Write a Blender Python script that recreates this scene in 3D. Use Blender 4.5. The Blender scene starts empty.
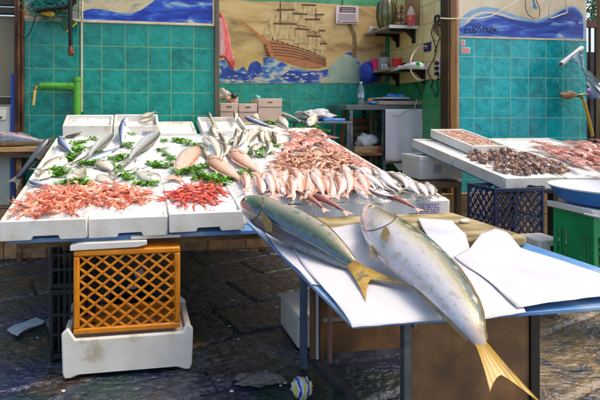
import bpy, math, random
import numpy as np
from mathutils import Vector, Matrix, noise as mnoise
from mathutils.geometry import tessellate_polygon
random.seed(7); np.random.seed(7)
R = math.radians
S = bpy.context.scene
COL = S.collection
# ------------------------------------------------------------------ camera geometry (pixels of the 600x400 photo -> world)
F, U0, V0, H, PSI = 470.0, 206.0, 112.0, 1.5, R(8.7)
cs, sn = math.cos(PSI), math.sin(PSI)
CAM = Vector((0, 0, H))
def ray(u, v):
    dx = (u-U0)/F
    return Vector((dx*cs+sn, -dx*sn+cs, -(v-V0)/F))
def P(u, v, z): d = ray(u, v); return CAM + d*((z-H)/d.z)
def PY(u, v, Y): d = ray(u, v); return CAM + d*(Y/d.y)
def PX(u, v, X): d = ray(u, v); return CAM + d*(X/d.x)
SL = .19
def PL(u, v, z0, y0, sl=SL):
    d = ray(u, v); return CAM + d*((z0-H-sl*y0)/(d.z-sl*d.y))
def PS(u, v, off=0): return PL(u, v, .885+off, 2.745)
def PR(u, v, off=0): return PL(u, v, .95+off, 3.494)
def sz(x, y): return .885+SL*(y-2.745)
def rz_(x, y): return .95+SL*(y-3.494)
NRM = Vector((0, -SL, 1)).normalized()
FY = 5.13; BY = 6.5; SX = 3.76
TILE = .247

# ------------------------------------------------------------------ materials
def hexc(r, g, b):
    f = lambda c: (c/255/12.92) if c/255 <= .04045 else ((c/255+.055)/1.055)**2.4
    return (f(r), f(g), f(b), 1)
def nodes(name):
    m = bpy.data.materials.new(name); m.use_nodes = True
    nt = m.node_tree; nt.nodes.clear()
    o = nt.nodes.new('ShaderNodeOutputMaterial'); b = nt.nodes.new('ShaderNodeBsdfPrincipled')
    nt.links.new(b.outputs[0], o.inputs[0])
    return m, nt, b
def N(nt, t, **k):
    n = nt.nodes.new(t)
    for a, v in k.items(): setattr(n, a, v)
    return n
def ramp(nt, stops, interp='LINEAR'):
    r = N(nt, 'ShaderNodeValToRGB'); e = r.color_ramp.elements; r.color_ramp.interpolation = interp
    while len(e) < len(stops): e.new(.5)
    for i, (p, c) in enumerate(stops): e[i].position = p; e[i].color = c
    return r
def bumpnode(nt, b, hsock, strength, dist=.01):
    bp = N(nt, 'ShaderNodeBump'); bp.inputs['Strength'].default_value = strength; bp.inputs['Distance'].default_value = dist
    nt.links.new(hsock, bp.inputs['Height']); nt.links.new(bp.outputs[0], b.inputs['Normal']); return bp
def rnd_shift(nt, b, sock, rv):
    oi = N(nt, 'ShaderNodeObjectInfo'); h = N(nt, 'ShaderNodeHueSaturation'); mr = N(nt, 'ShaderNodeMapRange')
    mr.inputs[3].default_value = 1-rv; mr.inputs[4].default_value = 1+rv
    nt.links.new(oi.outputs['Random'], mr.inputs[0]); nt.links.new(mr.outputs[0], h.inputs['Value'])
    nt.links.new(sock, h.inputs['Color']); nt.links.new(h.outputs[0], b.inputs['Base Color'])
def M(name, *cols, rough=.5, metal=0, scale=5, st=None, bump=0, bs=60, coat=0, rv=0, sss=0, trans=0, pos=None, rn=0, bd=.01, alpha=1, detail=6, dist=0):
    m, nt, b = nodes(name); L = nt.links
    tc = N(nt, 'ShaderNodeTexCoord'); mp = N(nt, 'ShaderNodeMapping'); L.new(tc.outputs['Object'], mp.inputs[0])
    if st: mp.inputs['Scale'].default_value = st
    cols = [hexc(*c) for c in cols]
    nz = N(nt, 'ShaderNodeTexNoise'); nz.inputs['Scale'].default_value = scale; nz.inputs['Detail'].default_value = detail
    nz.inputs['Distortion'].default_value = dist
    L.new(mp.outputs[0], nz.inputs['Vector'])
    if len(cols) > 1:
        ps = pos or ([.38, .62] if len(cols) == 2 else [.35+.3*i/(len(cols)-1) for i in range(len(cols))])
        r = ramp(nt, list(zip(ps, cols))); L.new(nz.outputs[0], r.inputs[0]); sock = r.outputs[0]
    else:
        r = N(nt, 'ShaderNodeRGB'); r.outputs[0].default_value = cols[0]; sock = r.outputs[0]
    if rv: rnd_shift(nt, b, sock, rv)
    else: L.new(sock, b.inputs['Base Color'])
    b.inputs['Roughness'].default_value = rough; b.inputs['Metallic'].default_value = metal
    b.inputs['Coat Weight'].default_value = coat; b.inputs['Coat Roughness'].default_value = .162
    if rn:
        mr = N(nt, 'ShaderNodeMapRange'); mr.inputs[1].default_value = .3; mr.inputs[2].default_value = .7
        mr.inputs[3].default_value = max(.03, rough-rn); mr.inputs[4].default_value = min(1, rough+rn)
        n3 = N(nt, 'ShaderNodeTexNoise'); n3.inputs['Scale'].default_value = scale*1.7; n3.inputs['Detail'].default_value = 5
        L.new(mp.outputs[0], n3.inputs['Vector']); L.new(n3.outputs[0], mr.inputs[0]); L.new(mr.outputs[0], b.inputs['Roughness'])
    if sss:
        b.inputs['Subsurface Weight'].default_value = sss; b.inputs['Subsurface Scale'].default_value = .01
    if trans: b.inputs['Transmission Weight'].default_value = trans
    if alpha < 1: b.inputs['Alpha'].default_value = alpha
    if bump:
        n2 = N(nt, 'ShaderNodeTexNoise'); n2.inputs['Scale'].default_value = bs; n2.inputs['Detail'].default_value = 5
        L.new(mp.outputs[0], n2.inputs['Vector']); bumpnode(nt, b, n2.outputs[0], bump, bd)
    return m
def tile_mat(name, ca, cb, grout, axis, px, pz, w=TILE, relief=.42, rough=.13, above=None, zsplit=0, ca2=None, cb2=None):
    """square glazed tiles with hand-pressed relief; axis = which object axis runs along the wall"""
    m, nt, b = nodes(name); L = nt.links
    tc = N(nt, 'ShaderNodeTexCoord'); sp = N(nt, 'ShaderNodeSeparateXYZ'); L.new(tc.outputs['Object'], sp.inputs[0])
    cb_ = N(nt, 'ShaderNodeCombineXYZ')
    ax = N(nt, 'ShaderNodeMath', operation='SUBTRACT'); L.new(sp.outputs[axis], ax.inputs[0]); ax.inputs[1].default_value = px-40*w
    az = N(nt, 'ShaderNodeMath', operation='SUBTRACT'); L.new(sp.outputs[2], az.inputs[0]); az.inputs[1].default_value = pz-40*w
    L.new(ax.outputs[0], cb_.inputs[0]); L.new(az.outputs[0], cb_.inputs[1])
    br = N(nt, 'ShaderNodeTexBrick'); br.offset = 0; br.squash = 1
    br.inputs['Scale'].default_value = 1; br.inputs['Mortar Size'].default_value = .0036; br.inputs['Mortar Smooth'].default_value = .15
    br.inputs['Brick Width'].default_value = w; br.inputs['Row Height'].default_value = w; br.inputs['Bias'].default_value = 0
    L.new(cb_.outputs[0], br.inputs['Vector'])
    br.inputs['Color1'].default_value = (0, 0, 0, 1); br.inputs['Color2'].default_value = (1, 1, 1, 1); br.inputs['Mortar'].default_value = (.5, .5, .5, 1)
    # relief noise, different on each tile through the brick tint
    off = N(nt, 'ShaderNodeVectorMath', operation='MULTIPLY_ADD'); L.new(br.outputs['Color'], off.inputs[0]); off.inputs[1].default_value = (7, 7, 7); L.new(tc.outputs['Object'], off.inputs[2])
    nz = N(nt, 'ShaderNodeTexNoise'); nz.inputs['Scale'].default_value = 9; nz.inputs['Detail'].default_value = 5; nz.inputs['Distortion'].default_value = .5
    nz.inputs['Roughness'].default_value = .62
    L.new(off.outputs[0], nz.inputs['Vector'])
    n2 = N(nt, 'ShaderNodeTexNoise'); n2.inputs['Scale'].default_value = 1.7; n2.inputs['Detail'].default_value = 4; L.new(tc.outputs['Object'], n2.inputs['Vector'])
    ad = N(nt, 'ShaderNodeMath', operation='MULTIPLY_ADD'); L.new(br.outputs['Color'], ad.inputs[0]); ad.inputs[1].default_value = .15; L.new(nz.outputs[0], ad.inputs[2])
    ad2 = N(nt, 'ShaderNodeMath', operation='MULTIPLY_ADD'); L.new(n2.outputs[0], ad2.inputs[0]); ad2.inputs[1].default_value = .6; L.new(ad.outputs[0], ad2.inputs[2])
    r = ramp(nt, [(.62, hexc(*ca)), (1.0, hexc(*cb))]); L.new(ad2.outputs[0], r.inputs[0]); col = r.outputs[0]
    if ca2:
        r2 = ramp(nt, [(.62, hexc(*ca2)), (1.0, hexc(*cb2))]); L.new(ad2.outputs[0], r2.inputs[0])
        gt = N(nt, 'ShaderNodeMath', operation='GREATER_THAN'); L.new(sp.outputs[2], gt.inputs[0]); gt.inputs[1].default_value = zsplit
        mx = N(nt, 'ShaderNodeMix', data_type='RGBA'); L.new(gt.outputs[0], mx.inputs[0]); L.new(r.outputs[0], mx.inputs[6]); L.new(r2.outputs[0], mx.inputs[7]); col = mx.outputs[2]
    # glaze worn off in small chips
    v3 = N(nt, 'ShaderNodeTexNoise'); v3.inputs['Scale'].default_value = 34; v3.inputs['Detail'].default_value = 3; L.new(tc.outputs['Object'], v3.inputs['Vector'])
    rc = ramp(nt, [(.73, (0, 0, 0, 1)), (.76, (1, 1, 1, 1))]); L.new(v3.outputs[0], rc.inputs[0])
    mc = N(nt, 'ShaderNodeMix', data_type='RGBA'); L.new(rc.outputs[0], mc.inputs[0]); L.new(col, mc.inputs[6]); mc.inputs[7].default_value = hexc(150, 185, 160)
    mg = N(nt, 'ShaderNodeMix', data_type='RGBA'); L.new(br.outputs['Fac'], mg.inputs[0]); L.new(mc.outputs[2], mg.inputs[6]); mg.inputs[7].default_value = hexc(*grout)
    L.new(mg.outputs[2], b.inputs['Base Color'])
    mr = N(nt, 'ShaderNodeMapRange'); mr.inputs[3].default_value = rough; mr.inputs[4].default_value = .8; L.new(br.outputs['Fac'], mr.inputs[0]); L.new(mr.outputs[0], b.inputs['Roughness'])
    hh = N(nt, 'ShaderNodeMath', operation='MULTIPLY_ADD'); L.new(br.outputs['Fac'], hh.inputs[0]); hh.inputs[1].default_value = -.6; L.new(nz.outputs[0], hh.inputs[2])
    bumpnode(nt, b, hh.outputs[0], relief, .02)
    return m
def fish_mat(name, stops, spots=None, rough=.28, metal=.06, scale=90, head=None, rv=.1, nv=.08, coat=.5, bs=.3, tailc=None):
    """countershaded skin: v runs belly(0) to back(1), u snout(0) to tail(1)"""
    m, nt, b = nodes(name); L = nt.links
    uv = N(nt, 'ShaderNodeUVMap'); sp = N(nt, 'ShaderNodeSeparateXYZ'); L.new(uv.outputs[0], sp.inputs[0])
    tc = N(nt, 'ShaderNodeTexCoord')
    nz = N(nt, 'ShaderNodeTexNoise'); nz.inputs['Scale'].default_value = 9; nz.inputs['Detail'].default_value = 6
    mp = N(nt, 'ShaderNodeMapping'); mp.inputs['Scale'].default_value = (1, 2.5, 1); L.new(uv.outputs[0], mp.inputs[0]); L.new(mp.outputs[0], nz.inputs['Vector'])
    oi_ = N(nt, 'ShaderNodeObjectInfo'); of_ = N(nt, 'ShaderNodeMath', operation='MULTIPLY'); of_.inputs[1].default_value = 19; L.new(oi_.outputs['Random'], of_.inputs[0]); L.new(of_.outputs[0], mp.inputs['Location'])
    a = N(nt, 'ShaderNodeMath', operation='MULTIPLY_ADD'); L.new(nz.outputs[0], a.inputs[0]); a.inputs[1].default_value = nv*2; L.new(sp.outputs[1], a.inputs[2])
    a2 = N(nt, 'ShaderNodeMath', operation='SUBTRACT'); L.new(a.outputs[0], a2.inputs[0]); a2.inputs[1].default_value = nv
    r = ramp(nt, [(p, hexc(*c)) for p, c in stops]); L.new(a2.outputs[0], r.inputs[0]); col = r.outputs[0]
    n2 = N(nt, 'ShaderNodeTexNoise'); n2.inputs['Scale'].default_value = 26; n2.inputs['Detail'].default_value = 6; mpi = N(nt, 'ShaderNodeMapping'); mpi.inputs['Scale'].default_value = (1, .32, 1); L.new(uv.outputs[0], mpi.inputs[0]); L.new(of_.outputs[0], mpi.inputs['Location']); L.new(mpi.outputs[0], n2.inputs['Vector'])
    if spots:
        rs = ramp(nt, [(.52, (0, 0, 0, 1)), (.66, (1, 1, 1, 1))]); L.new(n2.outputs[0], rs.inputs[0])
        mx = N(nt, 'ShaderNodeMix', data_type='RGBA'); L.new(rs.outputs[0], mx.inputs[0]); L.new(col, mx.inputs[6]); mx.inputs[7].default_value = hexc(*spots); col = mx.outputs[2]
    if head:
        rh = ramp(nt, [(.14, (.75, .75, .75, 1)), (.26, (0, 0, 0, 1))]); ah = N(nt, 'ShaderNodeMath', operation='MULTIPLY_ADD'); L.new(n2.outputs[0], ah.inputs[0]); ah.inputs[1].default_value = .12; L.new(sp.outputs[0], ah.inputs[2])
        L.new(ah.outputs[0], rh.inputs[0])
        mx = N(nt, 'ShaderNodeMix', data_type='RGBA'); L.new(rh.outputs[0], mx.inputs[0]); L.new(col, mx.inputs[6]); mx.inputs[7].default_value = hexc(*head); col = mx.outputs[2]
    if tailc:
        rt = ramp(nt, [(.8, (0, 0, 0, 1)), (.98, (.85, .85, .85, 1))]); L.new(sp.outputs[0], rt.inputs[0])
        mx = N(nt, 'ShaderNodeMix', data_type='RGBA'); L.new(rt.outputs[0], mx.inputs[0]); L.new(col, mx.inputs[6]); mx.inputs[7].default_value = hexc(*tailc); col = mx.outputs[2]
    rnd_shift(nt, b, col, rv)
    b.inputs['Roughness'].default_value = rough; b.inputs['Metallic'].default_value = metal
    b.inputs['Coat Weight'].default_value = max(coat, .75); b.inputs['Coat Roughness'].default_value = .07
    vo = N(nt, 'ShaderNodeTexVoronoi'); vo.inputs['Scale'].default_value = scale; mp2 = N(nt, 'ShaderNodeMapping'); mp2.inputs['Scale'].default_value = (1, .32, 1)
    L.new(uv.outputs[0], mp2.inputs[0]); L.new(mp2.outputs[0], vo.inputs['Vector'])
    s2 = N(nt, 'ShaderNodeMath', operation='MULTIPLY_ADD'); L.new(n2.outputs[0], s2.inputs[0]); s2.inputs[1].default_value = 2.2; L.new(vo.outputs['Distance'], s2.inputs[2])
    bumpnode(nt, b, s2.outputs[0], bs, .004)
    mr = N(nt, 'ShaderNodeMapRange'); mr.inputs[1].default_value = .35; mr.inputs[2].default_value = .65; mr.inputs[3].default_value = max(.08, rough-.14); mr.inputs[4].default_value = rough+.16
    L.new(n2.outputs[0], mr.inputs[0]); L.new(mr.outputs[0], b.inputs['Roughness'])
    return m

foam = M('styrofoam', (228, 226, 218), (216, 213, 205), rough=.62, scale=6, bump=.25, bs=160, bd=.003)
foam_stained = M('stained_styrofoam', (228, 226, 218), (217, 212, 200), (178, 164, 136), pos=[.35, .6, .74], rough=.55, scale=7, bump=.35, bs=110, bd=.004, detail=9)
blue_paint = M('blue_board', (70, 122, 184), (104, 150, 198), (160, 182, 204), pos=[.34, .54, .68], rough=.3, scale=4, bump=.15, bs=40, rn=.12)
steel = M('galvanised_steel', (128, 134, 140), (96, 100, 106), rough=.38, metal=.8, scale=9, rn=.1, bump=.1, bs=90)
rust = M('rusty_metal', (38, 26, 20), (92, 58, 36), (140, 84, 48), rough=.65, metal=.2, scale=14, st=(1, 1, .2), bump=.5, bs=50)
brown_metal = M('brown_metal', (140, 104, 52), (112, 80, 42), rough=.4, metal=.4, scale=3, st=(4, 4, .4), bump=.1)
wood = M('old_wood', (150, 116, 74), (112, 80, 48), (84, 58, 36), rough=.65, scale=4, st=(1, 6, 6), bump=.3, bs=60)
wood_pale = M('pale_wood', (196, 158, 108), (160, 122, 78), rough=.6, scale=5, st=(1, 7, 7), bump=.25, bs=60)
panel_brown = M('stained_brown_sheet', (156, 114, 72), (128, 92, 58), (100, 74, 50), rough=.45, scale=5, bump=.15, bs=50, rn=.1)
board_mat = M('cutting_board', (184, 168, 122), (156, 136, 88), (108, 88, 52), pos=[.42, .54, .68], rough=.5, scale=5, st=(1, 2.2, 1), detail=9, bump=.4, bs=45, rn=.15)
paper_mat = M('white_paper', (208, 207, 208), (200, 199, 203), (176, 180, 188), pos=[.4, .6, .78], rough=.7, scale=4, bump=.3, bs=9, bd=.02)
yellow_plastic = M('amber_plastic', (222, 140, 20), (204, 120, 14), (170, 100, 30), pos=[.36, .6, .72], rough=.42, scale=9, bump=.2, bs=40, rn=.12, detail=9)
navy_plastic = M('navy_plastic', (38, 52, 86), (28, 40, 70), rough=.42, scale=6, rn=.08)
black_plastic = M('black_plastic', (22, 24, 28), (34, 36, 40), rough=.4, scale=8)
green_plastic = M('green_plastic', (18, 160, 92), (12, 140, 78), rough=.4, scale=6, rn=.1)
basin_blue = M('blue_basin', (50, 126, 204), (60, 136, 214), rough=.3, scale=5)
green_pipe = M('green_pipe_paint', (92, 168, 52), (70, 150, 40), (110, 84, 40), pos=[.3, .66, .74], rough=.35, scale=20, bump=.2)
green_strip = M('pale_green_plank', (150, 172, 120), (126, 150, 98), rough=.5, scale=8, bump=.2)
plaster = M('cream_plaster', (226, 214, 190), (214, 200, 172), rough=.8, scale=4, bump=.15, bs=30)
cream_trim = M('cream_trim', (222, 208, 178), (202, 186, 152), rough=.55, scale=14, bump=.15)
parsley_mat = M('parsley_leaf', (60, 124, 16), (98, 164, 26), (146, 200, 50), rough=.5, scale=26, rv=.18, coat=.2)
black_iron = M('black_iron', (18, 18, 18), (32, 30, 28), rough=.5, metal=.3, scale=10)
cloth_white = M('white_cloth', (226, 224, 226), (216, 214, 218), rough=.85, scale=4, bump=.2, bs=24)
pink_cloth = M('pink_cloth', (214, 84, 88), (232, 128, 126), (190, 60, 66), rough=.85, scale=6, st=(3, 3, 1), bump=.4, bs=20)
carton = M('pinkish_carton', (214, 186, 168), (202, 172, 154), rough=.75, scale=4)
red_plastic = M('red_plastic', (206, 34, 28), rough=.35)
pink_plastic = M('magenta_box', (214, 40, 92), (226, 60, 110), rough=.45)
blue_bag = M('blue_bag', (22, 48, 150), (34, 66, 176), rough=.35, scale=10, bump=.6, bs=14)
light_blue_bag = M('light_blue_plastic', (44, 126, 214), (84, 160, 230), rough=.3, scale=10, bump=.6, bs=16)
grey_plastic = M('grey_plastic', (150, 148, 146), rough=.4)
white_plastic = M('white_plastic', (226, 226, 226), rough=.35)
white_cable = M('white_cable', (214, 204, 180), rough=.5)
dark_shelf = M('grey_shelf_board', (158, 146, 124), (134, 124, 104), rough=.5, scale=6)
label_paper = M('lilac_label', (190, 182, 204), (206, 198, 214), rough=.7, scale=30)
ink = M('dark_ink', (34, 32, 44), rough=.7)
ink_blue = M('navy_spray_paint', (10, 26, 78), (14, 34, 96), rough=.55, scale=20)
notice_mat = M('notice_paper', (222, 206, 204), rough=.7)
notice_ink = M('notice_ink', (92, 52, 46), rough=.7)
stone = M('basalt_litter', (120, 118, 116), (96, 92, 90), rough=.8, scale=60, bump=.8, bs=70)
yellow_hose = M('yellow_hose', (232, 176, 30), rough=.4)
brass = M('brass', (120, 92, 40), (150, 116, 60), rough=.4, metal=.7, scale=20)

# ------------------------------------------------------------------ mesh builder and object tree
class MB:
    def __init__(s): s.v = []; s.f = []; s.m = []; s.uv = {}
    def add(s, vs, fs, mi=0, uvs=None):
        b = len(s.v); s.v += [Vector(x) for x in vs]; s.f += [tuple(b+i for i in f) for f in fs]; s.m += [mi]*len(fs)
        if uvs:
            for i, q in enumerate(uvs): s.uv[b+i] = q
        return b
    def par(s, o, a, b, c, mi=0):
        o, a, b, c = map(Vector, (o, a, b, c))
        if a.cross(b).dot(c) < 0: a, b = b, a
        s.add([o, o+a, o+a+b, o+b, o+c, o+a+c, o+a+b+c, o+b+c], [(0, 3, 2, 1), (4, 5, 6, 7), (0, 1, 5, 4), (1, 2, 6, 5), (2, 3, 7, 6), (3, 0, 4, 7)], mi)
    def box(s, x0, x1, y0, y1, z0, z1, mi=0): s.par((x0, y0, z0), (x1-x0, 0, 0), (0, y1-y0, 0), (0, 0, z1-z0), mi)
    def prism(s, pts, vec, mi=0):
        n = len(pts); vec = Vector(vec); pts = [Vector(p) for p in pts]
        nn = Vector((0, 0, 0))
        for i in range(n): nn += pts[i].cross(pts[(i+1) % n])
        if nn.dot(vec) > 0: pts.reverse()
        tris = tessellate_polygon([pts])
        b = s.add(pts+[p+vec for p in pts], [], mi)
        for t in tris:
            a, b2, c = t
            nrm = (pts[b2]-pts[a]).cross(pts[c]-pts[a])
            if nrm.dot(vec) > 0: a, b2, c = a, c, b2
            s.f.append((b+a, b+b2, b+c)); s.f.append((b+n+a, b+n+c, b+n+b2)); s.m += [mi, mi]
        for i in range(n):
            j = (i+1) % n; s.f.append((b+i, b+n+i, b+n+j, b+j)); s.m.append(mi)
    def tube(s, pts, r, n=8, mi=0, cap=True):
        pts = [Vector(p) for p in pts]; m = len(pts); rr = r if isinstance(r, (list, tuple)) else [r]*m
        up = Vector((0, 0, 1)); vs = []
        for i, p in enumerate(pts):
            t = (pts[min(i+1, m-1)]-pts[max(i-1, 0)]).normalized()
            if i == 0: a = t.orthogonal().normalized()
            else: a = (a-t*a.dot(t)); a = a.normalized() if a.length > 1e-6 else t.orthogonal().normalized()
            b = t.cross(a)
            vs += [p+(a*math.cos(k*2*math.pi/n)+b*math.sin(k*2*math.pi/n))*rr[i] for k in range(n)]
        fs = [(i*n+k, i*n+(k+1) % n, (i+1)*n+(k+1) % n, (i+1)*n+k) for i in range(m-1) for k in range(n)]
        if cap: fs += [tuple(range(n-1, -1, -1)), tuple((m-1)*n+k for k in range(n))]
        s.add(vs, fs, mi)
    def lathe(s, prof, c=(0, 0, 0), n=20, mi=0, R_=None, sx=1, cap=True):
        c = Vector(c); vs = []
        for r, z in prof:
            for k in range(n):
                q = Vector((r*math.cos(k*2*math.pi/n)*sx, r*math.sin(k*2*math.pi/n), z))
                vs.append(c+(R_ @ q if R_ else q))
        m = len(prof)
        fs = [(i*n+k, i*n+(k+1) % n, (i+1)*n+(k+1) % n, (i+1)*n+k) for i in range(m-1) for k in range(n)]
        if cap and prof[0][0] > 1e-4: fs.append(tuple(range(n-1, -1, -1)))
        if cap and prof[-1][0] > 1e-4: fs.append(tuple((m-1)*n+k for k in range(n)))
        s.add(vs, fs, mi)
    def ball(s, c, r, n=8, mi=0, sc=(1, 1, 1)):
        c = Vector(c); vs = []; fs = []
        for i in range(1, n):
            a = math.pi*i/n
            for k in range(2*n):
                b = math.pi*k/n; vs.append(c+Vector((math.sin(a)*math.cos(b)*r*sc[0], math.sin(a)*math.sin(b)*r*sc[1], math.cos(a)*r*sc[2])))
        w = 2*n
        for i in range(n-2):
            for k in range(w): fs.append((i*w+k, (i+1)*w+k, (i+1)*w+(k+1) % w, i*w+(k+1) % w))
        fs.append(tuple(range(w))); fs.append(tuple((n-2)*w+k for k in range(w-1, -1, -1)))
        s.add(vs, fs, mi)
    def build(s, name, mats, parent=None, loc=None, smooth=True, angle=38, bevel=0, sub=0):
        if not isinstance(mats, (list, tuple)): mats = [mats]
        me = bpy.data.meshes.new(name); off = Vector((0, 0, 0))
        if parent is not None: off = Vector(ORI.get(parent.name, (0, 0, 0)))
        elif loc is not None: off = Vector(loc)
        else:
            lo = [min(v[i] for v in s.v) for i in range(3)]; hi = [max(v[i] for v in s.v) for i in range(3)]
            off = Vector(((lo[0]+hi[0])/2, (lo[1]+hi[1])/2, lo[2]))
        me.from_pydata([v-off for v in s.v], [], s.f); me.validate(clean_customdata=False)
        for m in mats: me.materials.append(m)
        if len(me.polygons) == len(s.m):
            me.polygons.foreach_set('material_index', s.m)
        if s.uv:
            uvl = me.uv_layers.new(name='UVMap')
            for l in me.loops: uvl.data[l.index].uv = s.uv.get(l.vertex_index, (0, 0))
        if smooth:
            me.polygons.foreach_set('use_smooth', [True]*len(me.polygons)); me.set_sharp_from_angle(angle=R(angle))
        me.update()
        o = bpy.data.objects.new(name, me); COL.objects.link(o)
        if parent is not None: o.parent = parent; ORI[o.name] = tuple(off)
        else: o.location = off; ORI[o.name] = tuple(off)
        if bevel:
            b = o.modifiers.new('bevel', 'BEVEL'); b.width = bevel; b.segments = 2; b.limit_method = 'ANGLE'; b.angle_limit = R(40); b.harden_normals = False
        if sub:
            b = o.modifiers.new('sub', 'SUBSURF'); b.levels = sub; b.render_levels = sub
        return o
ORI = {}
def tag(o, label=None, cat=None, group=None, kind=None):
    if label: o['label'] = label
    if cat: o['category'] = cat
    if group: o['group'] = group
    if kind: o['kind'] = kind
    return o
def thing(name, label, cat, loc=(0, 0, 0), group=None):
    o = bpy.data.objects.new(name, None); COL.objects.link(o); o.location = loc; o.empty_display_size = .05
    ORI[o.name] = tuple(loc); return tag(o, label, cat, group)
def copy_tree(o, parent=None):
    c = o.copy(); COL.objects.link(c); c.parent = parent
    for ch in KIDS(o): copy_tree(ch, c)
    return c
_kids = {}
def KIDS(o):
    if o.name not in _kids: _kids[o.name] = [x for x in COL.objects if x.parent == o]
    return _kids[o.name]
protos_used = set()
def inst(proto, loc, rot3, scale, label=None, group=None):
    """first use takes the prototype itself, later uses copy it with its parts"""
    if proto.name in protos_used: o = copy_tree(proto)
    else: o = proto; protos_used.add(proto.name)
    o.matrix_world = Matrix.Translation(loc) @ rot3.to_4x4() @ Matrix.Diagonal((scale, scale, scale, 1))
    if label: o['label'] = label
    if group: o['group'] = group
    return o
def one(mb, name, mats, label, cat, group=None, kind=None, **k):
    return tag(mb.build(name, mats, **k), label, cat, group, kind)
def vnoise(x, y, seed=0):
    """numpy value noise in 2-D"""
    xi = np.floor(x).astype(int); yi = np.floor(y).astype(int); xf = x-xi; yf = y-yi
    def h(a, b):
        n = (a*374761393+b*668265263+seed*1442695041) & 0x7fffffff
        n = ((n ^ (n >> 13))*1274126177) & 0x7fffffff
        return ((n ^ (n >> 16)) & 0xffff)/65535.
    u = xf*xf*(3-2*xf); w = yf*yf*(3-2*yf)
    return (h(xi, yi)*(1-u)+h(xi+1, yi)*u)*(1-w)+(h(xi, yi+1)*(1-u)+h(xi+1, yi+1)*u)*w
def fbm(x, y, o=4, seed=0):
    r = 0; a = .5
    for i in range(o): r = r+a*vnoise(x*2**i, y*2**i, seed+i); a *= .5
    return r
def grid_obj(name, xs, ys, Z, mat, loc=(0, 0, 0), keep=None):
    nx, ny = len(xs), len(ys)
    X, Y = np.meshgrid(xs, ys); co = np.stack([X.ravel(), Y.ravel(), Z.ravel()], 1).astype(np.float32)
    i = np.arange((ny-1)*(nx-1)); r = i//(nx-1); c = i % (nx-1); a = r*nx+c
    q = np.stack([a, a+1, a+nx+1, a+nx], 1)
    if keep is not None:
        kf = keep.ravel(); q = q[kf[q].all(axis=1)]
    me = bpy.data.meshes.new(name); me.from_pydata(co.tolist(), [], q.tolist()); me.materials.append(mat)
    me.polygons.foreach_set('use_smooth', [True]*len(me.polygons))
    o = bpy.data.objects.new(name, me); COL.objects.link(o); o.location = loc
    return o

# ================================================================== SETTING
# ---- ground: wet chiselled basalt slabs
def ground_mat():
    m, nt, b = nodes('wet_basalt'); L = nt.links
    tc = N(nt, 'ShaderNodeTexCoord')
    def nz(s, d=6, dist=0.):
        n = N(nt, 'ShaderNodeTexNoise'); n.inputs['Scale'].default_value = s; n.inputs['Detail'].default_value = d; n.inputs['Distortion'].default_value = dist
        L.new(tc.outputs['Object'], n.inputs['Vector']); return n.outputs[0]
    def mix(f, a, c):
        x = N(nt, 'ShaderNodeMix', data_type='RGBA'); L.new(f, x.inputs[0])
        for k, q in ((6, a), (7, c)):
            if isinstance(q, tuple): x.inputs[k].default_value = q
            else: L.new(q, x.inputs[k])
        return x.outputs[2]
    def rmp(s, a, c): r = ramp(nt, [(a, (0, 0, 0, 1)), (c, (1, 1, 1, 1))]); L.new(s, r.inputs[0]); return r.outputs[0]
    c = mix(rmp(nz(14, 9, .4), .42, .6), hexc(12, 17, 28), hexc(58, 68, 84))
    c = mix(rmp(nz(1.3, 5, 1.), .46, .56), c, hexc(8, 46, 42)); c = mix(rmp(nz(1.1, 5, .6), .52, .62), c, hexc(12, 26, 66))  # teal and blue patches: wall and sky reflections put into the stone colour
    c = mix(rmp(nz(1.9, 6, .8), .56, .68), c, hexc(84, 58, 26))
    # tan slabs at the right-hand side of the market
    sp = N(nt, 'ShaderNodeSeparateXYZ'); L.new(tc.outputs['Object'], sp.inputs[0])
    mr = N(nt, 'ShaderNodeMapRange'); mr.inputs[1].default_value = 1.5; mr.inputs[2].default_value = 2.4; L.new(sp.outputs[0], mr.inputs[0])
    mu = N(nt, 'ShaderNodeMath', operation='MULTIPLY'); L.new(mr.outputs[0], mu.inputs[0]); L.new(rmp(nz(7, 8, .5), .36, .56), mu.inputs[1])
    c = mix(mu.outputs[0], c, hexc(122, 98, 62))
    c = mix(rmp(nz(52, 4), .68, .74), c, hexc(130, 130, 128))
    L.new(c, b.inputs['Base Color'])
    r = N(nt, 'ShaderNodeMapRange'); r.inputs[1].default_value = .4; r.inputs[2].default_value = .62; r.inputs[3].default_value = .05; r.inputs[4].default_value = .3; b.inputs['Coat Weight'].default_value = .7; b.inputs['Coat Roughness'].default_value = .1; b.inputs['Coat IOR'].default_value = 1.75; b.inputs['Coat Tint'].default_value = (1, 1, 1, 1)
    L.new(nz(5, 5), r.inputs[0]); L.new(r.outputs[0], b.inputs['Roughness'])
    n = N(nt, 'ShaderNodeTexNoise'); n.inputs['Scale'].default_value = 38; n.inputs['Detail'].default_value = 6; n.inputs['Roughness'].default_value = .55; n.inputs['Distortion'].default_value = .3
    mp = N(nt, 'ShaderNodeMapping'); mp.inputs['Scale'].default_value = (.55, 1, 1); mp.inputs['Rotation'].default_value = (0, 0, .3); L.new(tc.outputs['Object'], mp.inputs[0]); L.new(mp.outputs[0], n.inputs['Vector'])
    bp = bumpnode(nt, b, n.outputs[0], .8, .022); L.new(bp.outputs[0], b.inputs['Coat Normal'])
    return m
gm = ground_mat()
xs = np.concatenate([[-60, -20, -8, -4], np.arange(-2.6, 5.6, .017), [7, 12, 25, 80]])
ys = np.concatenate([[-60, -15, -4, 0], np.arange(1.1, 5.2, .017), [7, 12, 30, 90]])
GX, GY = np.meshgrid(xs, ys)
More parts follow.
